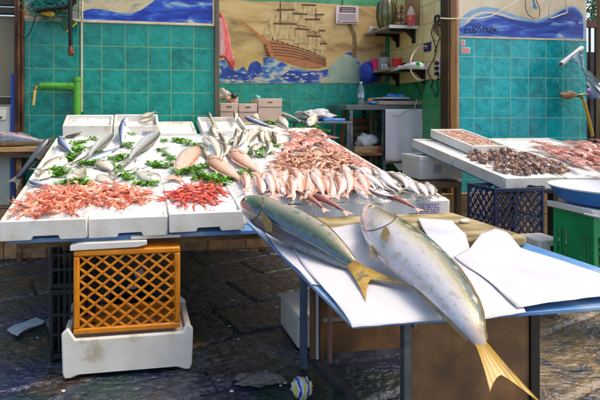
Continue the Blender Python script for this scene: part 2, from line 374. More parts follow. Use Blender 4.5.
# slab grid turned a little, rows staggered
a = .32; u_ = GX*math.cos(a)+GY*math.sin(a)+.12*fbm(GX*1.5, GY*1.5, 2, 5); w_ = -GX*math.sin(a)+GY*math.cos(a)+.12*fbm(GX*1.4, GY*1.4, 2, 9)
row = np.floor(w_/.46); fr = np.abs((w_/.46) % 1-.5)*2; fc = np.abs(((u_+row*.37)/.78) % 1-.5)*2
joint = np.maximum(np.clip((fr-.93)/.07, 0, 1), np.clip((fc-.955)/.045, 0, 1))
ch = fbm(GX*22+GY*6, GY*30, 4, 3); rdg = 1-np.abs(2*fbm(GX*13-GY*4, GY*17, 4, 21)/.94-1)
GZ = .01*(fbm(GX*3, GY*3, 3, 1)-.5)+.014*(ch-.5)+.009*(rdg-.7)-.03*joint + .01*(vnoise(row*3.3, np.floor((u_+row*.37)/.78)*1.7, 8)-.5)
near = (GX > -2.7) & (GX < 5.7) & (GY > 1.0) & (GY < 5.3)
GZ = np.where(near, GZ, -.004)-.006
tag(grid_obj('ground', xs, ys, GZ, gm), 'wet dark chiselled basalt paving under the stalls', None, kind='structure')

# ---- facade walls
ph = PY(171.2, 70, FY); phr = PY(492.5, 57, FY)
tile_l = tile_mat('sea_green_tiles', (0, 108, 98), (14, 150, 136), (132, 170, 118), 0, ph.x, ph.z)
tile_r = tile_mat('turquoise_tiles', (0, 126, 130), (10, 172, 180), (140, 196, 176), 0, phr.x, phr.z)
tile_b = tile_mat('back_teal_tiles', (4, 122, 106), (30, 162, 146), (110, 160, 124), 0, PY(308, 101, BY).x, PY(308, 101, BY).z, zsplit=PY(300, 20, BY).z, ca2=(48, 128, 84), cb2=(84, 164, 112))
zs = PX(430, 80.5, SX).z
tile_s = tile_mat('cream_and_green_tiles', (34, 124, 74), (70, 158, 98), (126, 130, 70), 1, 5.2, zs, zsplit=zs, ca2=(232, 200, 132), cb2=(246, 224, 166), relief=.15)
xl0, xl1 = PY(23.2, 60, FY).x, PY(217.5, 60, FY).x
xr0, xr1 = PY(458, 60, FY).x, PY(586.5, 60, FY).x
zl = PY(150, 24, FY).z; zr = PY(520, 38.5, FY).z; ZT = 3.1; ZQ = 3.3; ZP = .53
w = MB(); w.box(xl0, xl1, FY, FY+.18, ZP, zl)
t = thing('tiled_wall', 'sea-green tiled shop wall behind the left half of the big stall', 'wall', ((xl0+xl1)/2, FY, ZP))
def wallpart(name, mat, parent, x0, x1, y0, y1, z0, z1, **k):
    m = MB(); m.box(x0, x1, y0, y1, z0, z1); o = m.build(name, mat, None, loc=(0, 0, 0), smooth=False, **k)
    o.parent = parent; o.location = -Vector(ORI[parent.name]); return o
wallpart('tiles', tile_l, t, xl0, xl1, FY, FY+.18, ZP, zl); wallpart('upper_plaster', plaster, t, xl0, xl1, FY+.002, FY+.18, zl, ZT)
t = thing('tiled_wall', 'turquoise tiled wall with painted wave above, behind the right stall', 'wall', ((xr0+xr1)/2, FY, ZP))
wallpart('tiles', tile_r, t, xr0, xr1, FY, FY+.16, ZP, zr); wallpart('upper_plaster', plaster, t, xr0, xr1, FY+.002, FY+.16, zr, ZT)
RW = t
# thin straight lip of grout over the right tiles
lip = MB(); lip.box(xr0, xr1, FY-.006, FY+.002, zr-.008, zr+.012); lip.build('tile_edge', cream_trim, t)
t = thing('tiled_wall', 'teal back wall of the recess that carries the ship mural', 'wall', (2.3, BY, ZP))
wallpart('tiles', tile_b, t, xl1-.3, SX, BY, BY+.15, ZP, ZQ)
t = thing('tiled_wall', 'side wall of the recess, cream tiles over green tiles, with shelves', 'wall', (SX, 5.8, ZP))
wallpart('tiles', tile_s, t, SX, SX+.14, FY+.1, BY+.15, ZP, ZQ)
t = thing('tiled_wall', 'narrow left return wall inside the recess opening', 'wall', (xl1-.1, 5.8, ZP))
wallpart('tiles', tile_l, t, xl1-.15, xl1-.02, FY+.18, BY, ZP, ZT)
# plinth of stone blocks
def block_mat():
    m, nt, b = nodes('plinth_blocks'); L = nt.links; tc = N(nt, 'ShaderNodeTexCoord'); sp = N(nt, 'ShaderNodeSeparateXYZ'); L.new(tc.outputs['Object'], sp.inputs[0])
    cb_ = N(nt, 'ShaderNodeCombineXYZ'); ad = N(nt, 'ShaderNodeMath', operation='ADD'); ad.inputs[1].default_value = 20; L.new(sp.outputs[0], ad.inputs[0]); L.new(ad.outputs[0], cb_.inputs[0])
    az = N(nt, 'ShaderNodeMath', operation='ADD'); az.inputs[1].default_value = 5.2; L.new(sp.outputs[2], az.inputs[0]); L.new(az.outputs[0], cb_.inputs[1])
    br = N(nt, 'ShaderNodeTexBrick'); br.inputs['Scale'].default_value = 1; br.inputs['Mortar Size'].default_value = .006; br.inputs['Brick Width'].default_value = .42; br.inputs['Row Height'].default_value = .26
    br.inputs['Color1'].default_value = hexc(152, 116, 74); br.inputs['Color2'].default_value = hexc(186, 148, 104); br.inputs['Mortar'].default_value = hexc(58, 50, 40)
    L.new(cb_.outputs[0], br.inputs['Vector'])
    nz = N(nt, 'ShaderNodeTexNoise'); nz.inputs['Scale'].default_value = 14; nz.inputs['Detail'].default_value = 8; L.new(tc.outputs['Object'], nz.inputs['Vector'])
    mx = N(nt, 'ShaderNodeMix', data_type='RGBA', blend_type='MULTIPLY'); mx.inputs[0].default_value = .7; L.new(br.outputs['Color'], mx.inputs[6])
    r = ramp(nt, [(.35, (.45, .42, .38, 1)), (.65, (1.1, 1.05, 1, 1))]); L.new(nz.outputs[0], r.inputs[0]); L.new(r.outputs[0], mx.inputs[7]); L.new(mx.outputs[2], b.inputs['Base Color'])
    b.inputs['Roughness'].default_value = .6; bumpnode(nt, b, nz.outputs[0], .5, .02); return m
bm_ = block_mat()
m = MB(); m.box(-5, xl1-.02, FY-.1, FY+.18, -.05, ZP); m.box(xl1-.02, SX+.2, FY-.1, BY+.15, -.05, ZP); m.box(SX+.2, 8, FY-.1, FY+.18, -.05, ZP)
o = m.build('plinth', bm_, loc=(0, 0, 0), smooth=False); tag(o, 'low plinth of brown stone blocks along the foot of the shop front', 'plinth', kind='structure')

# ---- left door area: rusty post, blue strip, shutter, cabinet
x0, x1 = PY(14.5, 60, FY-.04).x, PY(23.6, 60, FY-.04).x
m = MB(); wd = x1-x0; m.box(x0, x0+wd*.34, FY-.05, FY+.16, ZP, ZT); m.box(x0+wd*.37, x0+wd*.66, FY-.075, FY+.16, ZP, ZT); m.box(x0+wd*.7, x1, FY-.04, FY+.16, ZP, ZT)
one(m, 'door_post', rust, 'rusty dark brown door post left of the green tiles', 'post', bevel=.006)
xa = PY(11, 75, FY-.03).x
m = MB(); m.box(xa, x0-.003, FY-.03, FY+.05, ZP+.1, PY(12, 74, FY).z)
one(m, 'painted_strip', M('royal_blue_paint', (24, 60, 150), (34, 76, 170), rough=.4, scale=9), 'narrow royal blue strip beside the rusty post', 'strip')
shut = M('olive_shutter', (150, 142, 112), (132, 124, 98), rough=.45, scale=3, bump=.1)
dkshut = M('dark_shutter', (70, 62, 46), (52, 46, 36), rough=.5, scale=4)
t = thing('roller_shutter', 'plain olive-grey shutter at the far left edge', 'shutter', (x0-.6, FY+.12, ZP))
xs0 = x0-1.4; zb = PY(5, 96, FY+.12).z; zt = PY(5, 16, FY+.12).z
m = MB(); m.box(xs0, x0, FY+.12, FY+.16, zb, zt); m.build('panel', shut, t, bevel=.004)
m = MB()
for k in range(12): m.box(xs0, x0, FY+.06-.0*k, FY+.12, zt+.01+k*.09, zt+.085+k*.09)
m.build('slat_box', dkshut, t, bevel=.01)
m = MB(); m.box(xs0, x0, FY+.1, FY+.15, zb-.09, zb-.01); m.build('bottom_bar', dkshut, t, bevel=.004)
pale = M('pale_cabinet', (196, 204, 190), (180, 190, 174), rough=.4, scale=4)
t = thing('cabinet', 'pale green-grey cabinet standing under the shutter at the left edge', 'cabinet', (x0-.5, FY+.05, ZP))
m = MB(); zc = PY(5, 107, FY).z; m.box(xs0, x0-.05, FY+.0, FY+.1, ZP, zc); m.build('body', pale, t, bevel=.01)
m = MB(); m.box(xs0, x0-.09, FY-.012, FY-.001, PY(5, 120, FY).z, zc-.03); m.build('drawer_front', M('cabinet_front', (226, 224, 200), (212, 212, 190), rough=.4), t, bevel=.004)
m = MB(); m.box(x0-.3, x0-.13, FY-.03, FY-.013, PY(5, 118, FY).z, PY(5, 116.5, FY).z); m.build('handle', black_iron, t)

# ---- metal posts of the recess
m = MB(); xa, xb = PY(214.8, 60, FY-.03).x, PY(219.3, 60, FY-.03).x
m.box(xa, xb, FY-.035, FY+.2, ZP, ZT)
one(m, 'metal_post', M('grey_brown_metal', (120, 108, 88), (92, 84, 70), rough=.35, metal=.5, scale=3, st=(3, 3, .3)), 'slim grey metal post at the left edge of the recess', 'post', bevel=.004)
t = thing('metal_post', 'broad golden brown metal post between recess and turquoise wall', 'post', (3.85, FY, ZP))
xa, xb, xc = PY(447.5, 60, FY-.03).x, PY(456, 60, FY-.03).x, PY(459.2, 60, FY-.03).x
m = MB(); m.box(xa, xa+.022, FY-.04, FY+.1, ZP, ZT); m.build('dark_edge', M('dim_brown_metal', (84, 60, 34), (66, 46, 26), rough=.45, metal=.3), t)
m = MB(); m.box(xa+.024, xb, FY-.05, FY+.1, ZP, ZT); m.build('shaft', brown_metal, t, bevel=.006)
m = MB(); m.box(xb+.002, xc, FY-.03, FY+.1, ZP, ZT); m.build('trim', M('pinkish_trim', (196, 150, 120), (170, 124, 96), rough=.4), t, bevel=.004)
# ---- far right column, railing, outside
xa = PY(596, 60, FY-.3).x
m = MB(); m.box(xa, xa+.22, FY-.5, FY-.3, 0, ZT)
one(m, 'wooden_column', M('tan_wood_column', (176, 138, 88), (150, 112, 66), (120, 88, 52), rough=.6, scale=3, st=(5, 5, .4), bump=.3), 'tan wooden column at the right edge of the picture', 'column', bevel=.012)
t = thing('railing', 'dark iron railing seen between turquoise wall and wooden column', 'railing', (xr1+.8, 7.2, 0))
m = MB(); zr_ = PY(592, 24, 7.2).z; m.box(xr1+.02, xr1+3, 7.17, 7.25, zr_-.06, zr_+.05); m.build('top_rail', M('red_brown_rail', (96, 40, 30), (70, 30, 24), rough=.5), t)
m = MB()
for k in range(24): m.box(xr1+.06+k*.12, xr1+.085+k*.12, 7.2, 7.225, .1, zr_-.06)
m.build('bars', black_iron, t)
m = MB(); m.box(xr1+.02, xr1+3, 7.5, 7.6, 0, PY(590, 52, 7.5).z)
one(m, 'garden_wall', M('dark_grey_wall', (64, 62, 70), (44, 42, 50), rough=.8, scale=5), 'dark grey wall behind the iron railing', 'wall')
m = MB()
for k in range(260):
    b0 = PY(random.uniform(588, 612), random.uniform(-16, 22), random.uniform(7.6, 8.3)); a_ = random.uniform(0, 6.28); l = random.uniform(.1, .3)
    d = Vector((math.cos(a_), .3*math.sin(a_*2), math.sin(a_)*.7-.2))*l; q = d.cross(Vector((.2, 1, .1))).normalized()*.018
    m.add([b0, b0+d*.5+q, b0+d, b0+d*.5-q], [(0, 1, 2, 3)])
t = thing('palm_shrub', 'leafy green shrub behind the railing at the upper right', 'plant', PY(592, 60, 8))
m.build('foliage', M('leaf_green', (24, 70, 30), (60, 110, 50), rough=.5, scale=3), t, smooth=False)
m = MB(); b0 = PY(600, 10, 8); m.tube([(b0.x, 8, 0), (b0.x+.03, 8, 1.2), (b0.x, 8, b0.z)], [.05, .04, .02]); m.build('stem', wood, t)
m = MB()
for k in range(5):
    q = PY(589+k*2.2, 92+3*math.sin(k*2), 6.6); m.ball((q.x, 6.6, q.z), .09, 6, k % 2, (1, .7, .8))
one(m, 'bundle', [M('violet_plastic', (110, 84, 150), (150, 130, 190), rough=.4, scale=18, bump=.4), M('blue_grey_plastic', (90, 120, 170), rough=.4)], 'violet and blue bundle behind the right end of the turquoise wall', 'bundle')

# ---- flat shapes traced on a wall plane
def fpoly(mb, px, Y, mi=0, th=.003):
    Y = flatY(Y); mb.prism([PY(u, v, Y) for u, v in px], (0, min(th, .0008) if Y > FY-.05 and th < .01 and not (FY-.012 < Y < FY+.5 and th > .003) else th, 0), mi)
def flatY(Y):
    # paint layers lie a fraction of a millimetre apart on their wall
    for base in (BY-.006, FY-.004, FY-.012):
        if base-.04 < Y <= base+1e-6 and not (base == FY-.004 and Y < FY-.0205): return base-(base-Y)*.22
    return Y
blue_wave = M('blue_wave_paint', (24, 50, 150), (44, 92, 190), (120, 160, 214), (214, 208, 196), pos=[.36, .52, .66, .74], rough=.45, scale=4, st=(.7, 1, 3.4), dist=.9, detail=9)
light_wave = M('light_blue_paint', (120, 164, 204), (160, 188, 210), rough=.5, scale=5, st=(1, 1, 3))
white_pt = M('cream_white_paint', (216, 208, 190), (204, 198, 186), rough=.6, scale=6)
chips = M('chipped_paint', (196, 178, 140), (214, 202, 172), rough=.7, scale=20)
dark_wave = M('deep_blue_paint', (24, 44, 128), (34, 66, 160), (70, 116, 196), pos=[.35, .55, .75], rough=.45, scale=3, st=(1, 1, 4), dist=1.5)
# right wall wave mural
t = thing('wave_mural', 'blue wave painted above the turquoise tiles with dark spray lettering', 'mural', PY(520, 38, FY-.004))
Yw = FY-.004
m = MB(); fpoly(m, [(459.5, 37.2), (459.5, 20), (465, 14.5), (472, 10), (480, 7.6), (487, 7), (496, 8), (505, 11), (515, 15), (525, 18), (533, 19.5), (541, 18.5), (550, 15.5), (558, 11), (566, 7), (572, 5.8), (578, 7.5), (583, 13), (585.5, 20), (586.3, 28), (586.3, 39.8), (520, 38.6)], Yw); m.build('light_wave', light_wave, t, smooth=False)
m = MB(); fpoly(m, [(466, 21), (473, 14.5), (481, 11.6), (489, 11), (499, 12.6), (509, 16), (519, 20), (519, 24), (505, 20), (494, 17.5), (484, 17), (475, 20), (468, 26)], Yw-.004); m.build('cream_arc', white_pt, t, smooth=False)
m = MB(); fpoly(m, [(460, 37.3), (460, 28), (466, 25), (474, 17.5), (483, 14), (492, 13.8), (502, 16), (512, 18.8), (524, 21), (534, 22), (544, 20.5), (553, 16), (561, 11), (568, 8), (574, 7.5), (579, 11), (582.5, 17), (583.5, 27), (583, 39.6), (530, 38.6), (500, 38)], Yw-.008); m.build('blue_wave', blue_wave, t, smooth=False)
m = MB(); fpoly(m, [(497, 15.6), (512, 19.5), (526, 22.5), (538, 23), (549, 20.5), (560, 14.5), (568, 10.5), (573, 10.3), (577, 14), (579, 20), (578, 25), (573, 20), (566, 17), (556, 21), (546, 26.5), (534, 28), (520, 26), (508, 21)], Yw-.012); m.build('dark_crest', dark_wave, t, smooth=False)
# spray lettering as strokes
def stroke(mb, px, Y, r, mi=0):
    pts = []
    for i in range(len(px)-1):
        for k in range(4):
            q = k/4; pts.append(PY(px[i][0]*(1-q)+px[i+1][0]*q, px[i][1]*(1-q)+px[i+1][1]*q, flatY(Y)))
    pts.append(PY(*px[-1], flatY(Y))); Y = flatY(Y)
    b = len(mb.v); mb.tube(pts, r, 6, mi)
    for i in range(b, len(mb.v)): mb.v[i].y = Y+(mb.v[i].y-Y)*.1
m = MB(); Yt = Yw-.016
for s_ in [[(464.5, 33), (466, 25.5), (469.5, 25.2)], [(465.3, 29), (468.8, 28.6)], [(463, 32.9), (470, 32.6), (476, 33.2)], [(470.8, 27.3), (470.2, 31.2)], [(471.6, 23), (471.9, 24.2)],
           [(473.2, 25.6), (472.8, 31.2)], [(475.6, 26.2), (474.2, 28.4), (474.6, 31.3), (476.4, 31.6), (477.8, 29), (477, 26.5), (475.6, 26.2)],
           [(481.4, 25.2), (479.2, 25.5), (479, 27.6), (481, 29.2), (480.8, 31.6), (478.8, 32.6)], [(483, 32.4), (483.2, 26.6), (485.4, 26.6), (485.6, 28.8), (483.4, 29.6)],
           [(486.4, 32.2), (487.4, 26.9), (488.8, 32.4)], [(486.8, 30.3), (488.6, 30.3)], [(489.8, 33), (490, 27), (492.2, 27.2), (492.2, 29.4), (490.2, 29.8), (492.2, 33)],
           [(493.3, 33.2), (493.7, 27.6), (494.9, 31), (496, 27.8), (496.4, 34)], [(498.4, 30), (499, 30)], [(498.4, 32.6), (499.2, 32.8)]]:
    stroke(m, s_, Yt, .0062)
m.build('spray_lettering', ink_blue, t)
# stickers
for (u0_, v0_, u1_, v1_, lab) in [(460.7, 39.6, 465.4, 45.8, 'upper small white sticker with red print by the brown post'), (461.2, 47.2, 470.2, 53.4, 'lower wide white sticker with red print by the brown post')]:
    a_, b_ = PY(u0_, v0_, FY-.003), PY(u1_, v1_, FY-.003)
    t = thing('sticker', lab, 'sticker', (a_.x, FY, b_.z), group='stickers on the turquoise tiles')
    m = MB(); m.box(a_.x, b_.x, FY-.004, FY-.001, b_.z, a_.z)
    m.build('paper', notice_mat, t)
    m = MB(); hh = a_.z-b_.z
    for k in range(4): m.box(a_.x+.006, b_.x-.006-.012*(k % 2), FY-.0055, FY-.0042, b_.z+hh*(.14+.2*k), b_.z+hh*(.14+.2*k)+hh*.09)
    m.build('red_print', M('red_print', (206, 70, 66), rough=.6), t)
# left wall framed painting
t = thing('framed_painting', 'painting of blue waves in a cream frame above the left tiles', 'painting', PY(148, 25, FY-.01))
Yp = FY-.012
m = MB(); fpoly(m, [(82.6, 19.6), (213, 23.5), (213, -14), (82.6, -14)], Yp, th=.01); m.build('canvas', M('ochre_sea_paint', (186, 168, 122), (206, 192, 154), (150, 150, 130), rough=.45, scale=5, st=(1, 1, 2), detail=9), t, smooth=False)
m = MB(); fpoly(m, [(83, 19.6), (83, 11), (92, 8.6), (104, 9.5), (118, 12.6), (131, 13.4), (141, 10), (150, 4), (158, -3), (170, -12), (212.6, -13), (212.6, 23.2)], Yp-.004); m.build('blue_waves', M('blue_sea_paint', (16, 44, 150), (36, 84, 190), (116, 156, 190), (206, 200, 170), pos=[.4, .54, .64, .72], rough=.4, scale=3.4, st=(1, 1, 3.4), dist=.8, detail=9), t, smooth=False)
m = MB()
for q in [[(81.6, 19.4), (214.8, 23.8), (214.8, 26), (81.6, 22)], [(212.6, 24), (212.6, -14), (214.8, -14), (214.8, 24)], [(81.4, 21), (81.4, -14), (83, -14), (83, 20)]]: fpoly(m, q, Yp-.03, th=.04)
m.build('frame', cream_trim, t, bevel=.004)
# niche picture at far left with net
t = thing('small_picture', 'small cream framed panel with teal netting above the leftmost tiles', 'panel', PY(50, 19, FY-.01))
m = MB(); fpoly(m, [(24, 16.5), (80.5, 19.5), (80.5, -14), (24, -14)], Yp, th=.01); m.build('backing', M('faded_panel', (206, 186, 144), (176, 160, 128), (150, 166, 170), rough=.6, scale=5), t, smooth=False)
m = MB(); fpoly(m, [(24, 15.8), (80.8, 19.2), (80.8, 21.4), (24, 18.6)], Yp-.03, th=.04); fpoly(m, [(78.9, 19), (78.9, -14), (80.7, -14), (80.7, 19)], Yp-.03, th=.04); m.build('frame', cream_trim, t, bevel=.004)
net = MB()
c0 = PY(52, 3, Yp-.1)
for k in range(420):
    a_ = random.uniform(0, 6.28); r0 = random.uniform(0, 1)**.5; p0 = c0+Vector((math.cos(a_)*.2*r0, random.uniform(-.05, .06), math.sin(a_)*.13*r0))
    pts = [p0]
    for j in range(4): pts.append(pts[-1]+Vector((random.uniform(-.07, .07), random.uniform(-.02, .02), random.uniform(-.05, .05))))
    net.tube(pts, random.uniform(.0018, .0045), 4, (0, 0, 1, 0, 2)[k % 5])
one(net, 'fishing_net', [M('teal_net', (16, 140, 120), (40, 170, 150), rough=.6), M('green_net', (24, 120, 70), rough=.6), M('blue_net', (30, 90, 130), rough=.6)], 'bunched teal fishing net hanging at the top left', 'net')
m = MB()
for k in range(3): q = PY(44+k*3.4, 12.5+k*.8, Yp-.15); m.ball(q, .035, 6, 0, (1.2, .8, .8))
one(m, 'net_float', M('yellow_float', (206, 160, 30), rough=.4), 'three small yellow floats under the teal net', 'float')
m = MB(); m.tube([PY(36, 11, FY-.2), PY(48, 9, FY-.21), PY(60, 7.5, FY-.2), PY(70, 6.5, FY-.2), PY(74.5, 2, FY-.2), PY(75, -6, FY-.2)], .022, 10)
one(m, 'curved_bar', black_iron, 'black curved bar in front of the netting', 'bar')
t = thing('hanging_rod', 'dark rusty rod hanging in front of the leftmost tiles', 'rod', PY(70.5, 56, FY-.25))
m = MB(); m.tube([PY(70, -14, FY-.25), PY(70.3, 20, FY-.25), PY(70.7, 48, FY-.25)], .021, 10); m.build('shaft', black_iron, t)
m = MB(); m.tube([PY(70.7, 46, FY-.25), PY(70.8, 51, FY-.25), PY(71.3, 56, FY-.25)], [.024, .032, .022], 10); m.ball(PY(73, 53, FY-.27), .018, 6); m.build('rusty_end', rust, t)
m = MB(); q = [PY(u, v, FY-.12) for u, v in [(57.6, 23), (66.5, 14.5), (76.5, 22), (66, 31)]]; m.prism(q, (0, .03, 0), 0); m.prism([PY(u, v, FY-.135) for u, v in [(66, 31), (76.5, 22), (76.5, 23.6), (66, 32.4)]], (0, .03, 0), 1)
one(m, 'square_plate', [M('bottle_green', (10, 84, 44), rough=.4), M('yellow_edge', (206, 180, 20), rough=.5)], 'dark green square plate turned on its corner on the leftmost tiles', 'plate', bevel=.003)
m = MB(); m.tube([PY(u, v, FY-.1) for u, v in [(39, 6), (36, 14), (33, 25), (29, 34), (25, 38), (21, 37), (17, 32)]], .006, 6)
one(m, 'black_cable', black_iron, 'thin black cable drooping over the leftmost tiles', 'cable')
# green pipes, tap
t = thing('water_pipe', 'bright green water pipe with elbow beside the rusty post', 'pipe', PY(77, 112, FY-.06))
m = MB(); m.tube([PY(40, 86, FY-.07), PY(58, 86, FY-.07), PY(77, 86.5, FY-.07)], .036, 14); m.build('horizontal_pipe', green_pipe, t)
m = MB(); m.tube([PY(77, 77, FY-.07), PY(77, 95, FY-.07), PY(77.5, 130, FY-.07)], .04, 14); m.build('vertical_pipe', green_pipe, t)
m = MB(); m.tube([PY(77, 78, FY-.07), PY(77, 81, FY-.07)], .048, 14); m.tube([PY(71, 86, FY-.07), PY(74, 86, FY-.07)], .045, 14); m.build('collar', green_pipe, t)
m = MB(); m.tube([PY(40, 86, FY-.07), PY(36, 87, FY-.1), PY(35, 90, FY-.14)], .013, 8); m.tube([PY(33, 87, FY-.1), PY(38, 88.5, FY-.1)], .009, 8); m.build('tap', brass, t)
m = MB(); m.tube([PY(35, 90, FY-.14), PY(34.4, 96, FY-.14), PY(33.2, 105, FY-.13)], .014, 8)
one(m, 'yellow_hose', M('cream_yellow_hose', (222, 186, 96), rough=.5), 'short cream-yellow hose end hanging from the tap at left', 'hose')
m = MB(); xq = PY(82, 60, FY-.01).x; m.box(xq-.01, xq+.008, FY-.02, FY-.001, 1.5, zl)
one(m, 'corner_trim', cream_trim, 'thin cream vertical trim above the green pipe', 'trim')

# ================================================================== RECESS
Ym = BY-.006
t = thing('ship_mural', 'large ochre mural of a sailing ship on waves in the recess', 'mural', PY(300, 83, Ym))
ochre = M('ochre_sky_paint', (220, 190, 132), (202, 168, 108), (138, 110, 70), pos=[.36, .54, .72], rough=.6, scale=1.6, st=(1, 1, 3.2), dist=.8)
m = MB(); fpoly(m, [(214, -2), (250, 1), (300, 2), (340, 4.5), (386, 7), (385, 83), (214, 83.5)], Ym, th=.004); m.build('painted_panel', ochre, t, smooth=False)
sea = M('foaming_sea_paint', (40, 76, 160), (74, 134, 188), (196, 196, 180), (200, 176, 130), pos=[.4, .5, .6, .72], rough=.6, scale=4.2, st=(1, 1, 2.4), dist=.5, detail=9)
m = MB(); fpoly(m, [(219, 60), (225, 60), (230, 68), (238, 70), (246, 64), (250, 58), (256, 56), (262, 59), (266, 57), (272, 57), (280, 61), (292, 67), (305, 70), (318, 71), (328, 69), (334, 66), (340, 59), (346, 53), (352, 52), (358, 58), (361, 67), (366, 76), (367, 83), (219, 83)], Ym-.003); m.build('sea', sea, t, smooth=False)
m = MB(); fpoly(m, [(326, 76), (330, 66), (338, 58), (346, 54), (353, 56), (358, 66), (360, 82), (330, 83)], Ym-.006); m.build('pale_wave', M('pale_teal_paint', (150, 176, 150), (176, 190, 162), rough=.6, scale=6), t, smooth=False)
m = MB(); pts = [(253+10.5*math.cos(a_), 62+10.5*math.sin(a_)) for a_ in [k*math.pi/10 for k in range(20)]]; fpoly(m, pts, Ym-.006); m.build('tan_curl', M('tan_paint', (206, 176, 110), (190, 158, 92), rough=.6, scale=6), t, smooth=False)
dsea = M('navy_sea_paint', (26, 52, 140), (40, 84, 170), (200, 196, 180), pos=[.4, .58, .72], rough=.6, scale=5, dist=.5, detail=9)
m = MB(); fpoly(m, [(247, 74), (249, 66), (252, 62), (257, 61), (261, 64), (262, 70), (259, 76), (252, 80), (238, 80), (222, 77), (221, 66), (228, 64), (235, 72)], Ym-.009); fpoly(m, [(281, 76), (290, 70), (304, 72), (316, 72), (326, 71), (329, 75), (318, 80), (300, 80), (290, 82)], Ym-.009); m.build('dark_waves', dsea, t, smooth=False)
foamp = M('foam_paint', (216, 208, 190), (190, 176, 150), rough=.7, scale=16)
m = MB()
for k in range(46):
    u = random.uniform(222, 332); v = random.uniform(73, 82.5) if k < 36 else random.uniform(64, 74); r_ = random.uniform(.8, 2.6)
    if v < 73 and not (236 < u < 246 or 268 < u < 286): continue
    fpoly(m, [(u+r_*1.5*math.cos(j*1.047+k)*random.uniform(.6, 1), v+r_*.55*math.sin(j*1.047+k)*random.uniform(.6, 1)) for j in range(6)], Ym-.012)
m.build('foam', foamp, t, smooth=False)
hull = M('hull_paint', (170, 108, 62), (190, 128, 78), (150, 90, 50), rough=.55, scale=5, st=(1, 1, 5))
m = MB(); fpoly(m, [(264, 43), (270, 40), (276, 40), (284, 42), (294, 46), (304, 51), (312, 56), (320, 58.5), (326, 59), (326.5, 66), (318, 68), (306, 68), (294, 65), (282, 60.5), (271, 57), (266, 54), (263.6, 49)], Ym-.015); m.build('hull', hull, t, smooth=False)
dk = M('dark_brown_paint', (96, 58, 38), rough=.6)
m = MB()
for k in range(5):
    pts = []
    for q in range(9):
        x_ = q/8; pts.append((265+x_*61, 43.5+k*2.9+x_*x_*(22-k*1.8)*.72-2.4*math.sin(x_*3.1)*(1-k*.1)*.4))
    stroke(m, pts, Ym-.017, .006)
stroke(m, [(280.5, 1.5), (280.2, 40)], Ym-.017, .008); stroke(m, [(299, 2), (298, 46)], Ym-.017, .006); stroke(m, [(316, 8), (315, 54)], Ym-.017, .006)
stroke(m, [(281, 2), (262, 23)], Ym-.017, .004); stroke(m, [(279, 11), (263, 36)], Ym-.017, .004)
for a_, b_ in [((276, 9.6), (295, 9.6)), ((274, 23.4), (297, 23.8)), ((293, 13.6), (307, 14)), ((295, 28.6), (310, 29.6)), ((302, 4.6), (316, 5)), ((305, 19), (320, 19.4)), ((307, 35.6), (321, 36.4)), ((315, 14.4), (324, 14.4)), ((319, 30.6), (325, 30.6)), ((320, 43.4), (327, 43.4))]:
    stroke(m, [a_, b_], Ym-.031, .011)
for u in range(272, 312, 5): fpoly(m, [(u, 40+(u-272)*.32), (u+1.4, 40.2+(u-272)*.33), (u+1.4, 38+(u-272)*.36), (u, 37.6+(u-272)*.35)], Ym-.017)
m.build('masts_and_planks', dk, t)
sail = M('sail_paint', (212, 190, 138), (190, 162, 104), (156, 126, 78), pos=[.36, .56, .72], rough=.6, scale=9, st=(2.5, 1, 1))
m = MB()
for i, q in enumerate([(281, 10, 292, 22), (274, 24, 295, 40), (290, 3, 301, 13), (293, 14, 306, 26), (295, 29, 307, 44), (303, 5, 315, 15.5), (306.5, 19.5, 318, 32), (308, 36, 321, 50), (316, 14.6, 323.5, 23.5), (319.5, 31, 325.5, 42), (321, 44, 326.5, 57)]):
    a_, b_, c_, d_ = q; fpoly(m, [(a_, b_), (c_, b_), (c_-.8, (b_+d_)/2), (c_+.8, d_), ((a_+c_)/2, d_-1.3), (a_-.8, d_), (a_+.4, (b_+d_)/2)], Ym-.02-.0012*(i % 5), th=.002)
fpoly(m, [(281, 2.5), (277, 9), (268, 20), (262, 22.5), (268, 12)], Ym-.02); fpoly(m, [(279, 11.5), (273, 24), (271, 36), (267, 34), (263, 35.5), (266, 24)], Ym-.0225)
m.build('sails', sail, t, smooth=False)
m = MB(); m.prism([PY(u, v, Ym-.034) for u, v in [(239.5, 20), (241, 20), (270, 42), (274, 57), (271, 57.6), (266, 45)]], (0, .004, 0)); m.build('bowsprit', hull, t, smooth=False)
m = MB(); stroke(m, [(349, 24), (354, 34), (355, 46), (353.5, 57)], Ym-.008, .035); m.build('smoke_stroke', M('smoke_paint', (110, 84, 52), (150, 120, 76), rough=.7, scale=14, st=(1, 1, 3)), t)
# notice
a_, b_ = PY(335.8, 5.4, Ym-.02), PY(358.3, 24, Ym-.02)
t = thing('notice', 'white notice sheet with dark printed header hanging on the mural', 'notice', (a_.x, Ym-.02, b_.z))
m = MB(); m.box(a_.x, b_.x, Ym-.03, Ym-.022, b_.z, a_.z); m.build('sheet', notice_mat, t)
m = MB(); W_ = b_.x-a_.x; H_ = a_.z-b_.z
for q in [(.16, .86, .86, .92), (.16, .24, .62, .86), (.8, .86, .62, .86), (.25, .78, .76, .82), (.24, .79, .64, .7), (.06, .2, .07, .12), (.25, .95, .05, .1)]:
    m.box(a_.x+W_*q[0], a_.x+W_*q[1], Ym-.0325, Ym-.031, b_.z+H_*q[2], b_.z+H_*q[3])
for k in range(5): m.box(a_.x+W_*.1, a_.x+W_*(.9-.07*(k % 2)), Ym-.0325, Ym-.031, b_.z+H_*(.2+k*.075), b_.z+H_*(.215+k*.075))
m.build('print', notice_ink, t); m = MB(); m.tube([(a_.x+W_*.5-.07, Ym-.02, a_.z), (a_.x+W_*.3, Ym-.02, a_.z+.09)], .006); m.build('clip', black_iron, t)
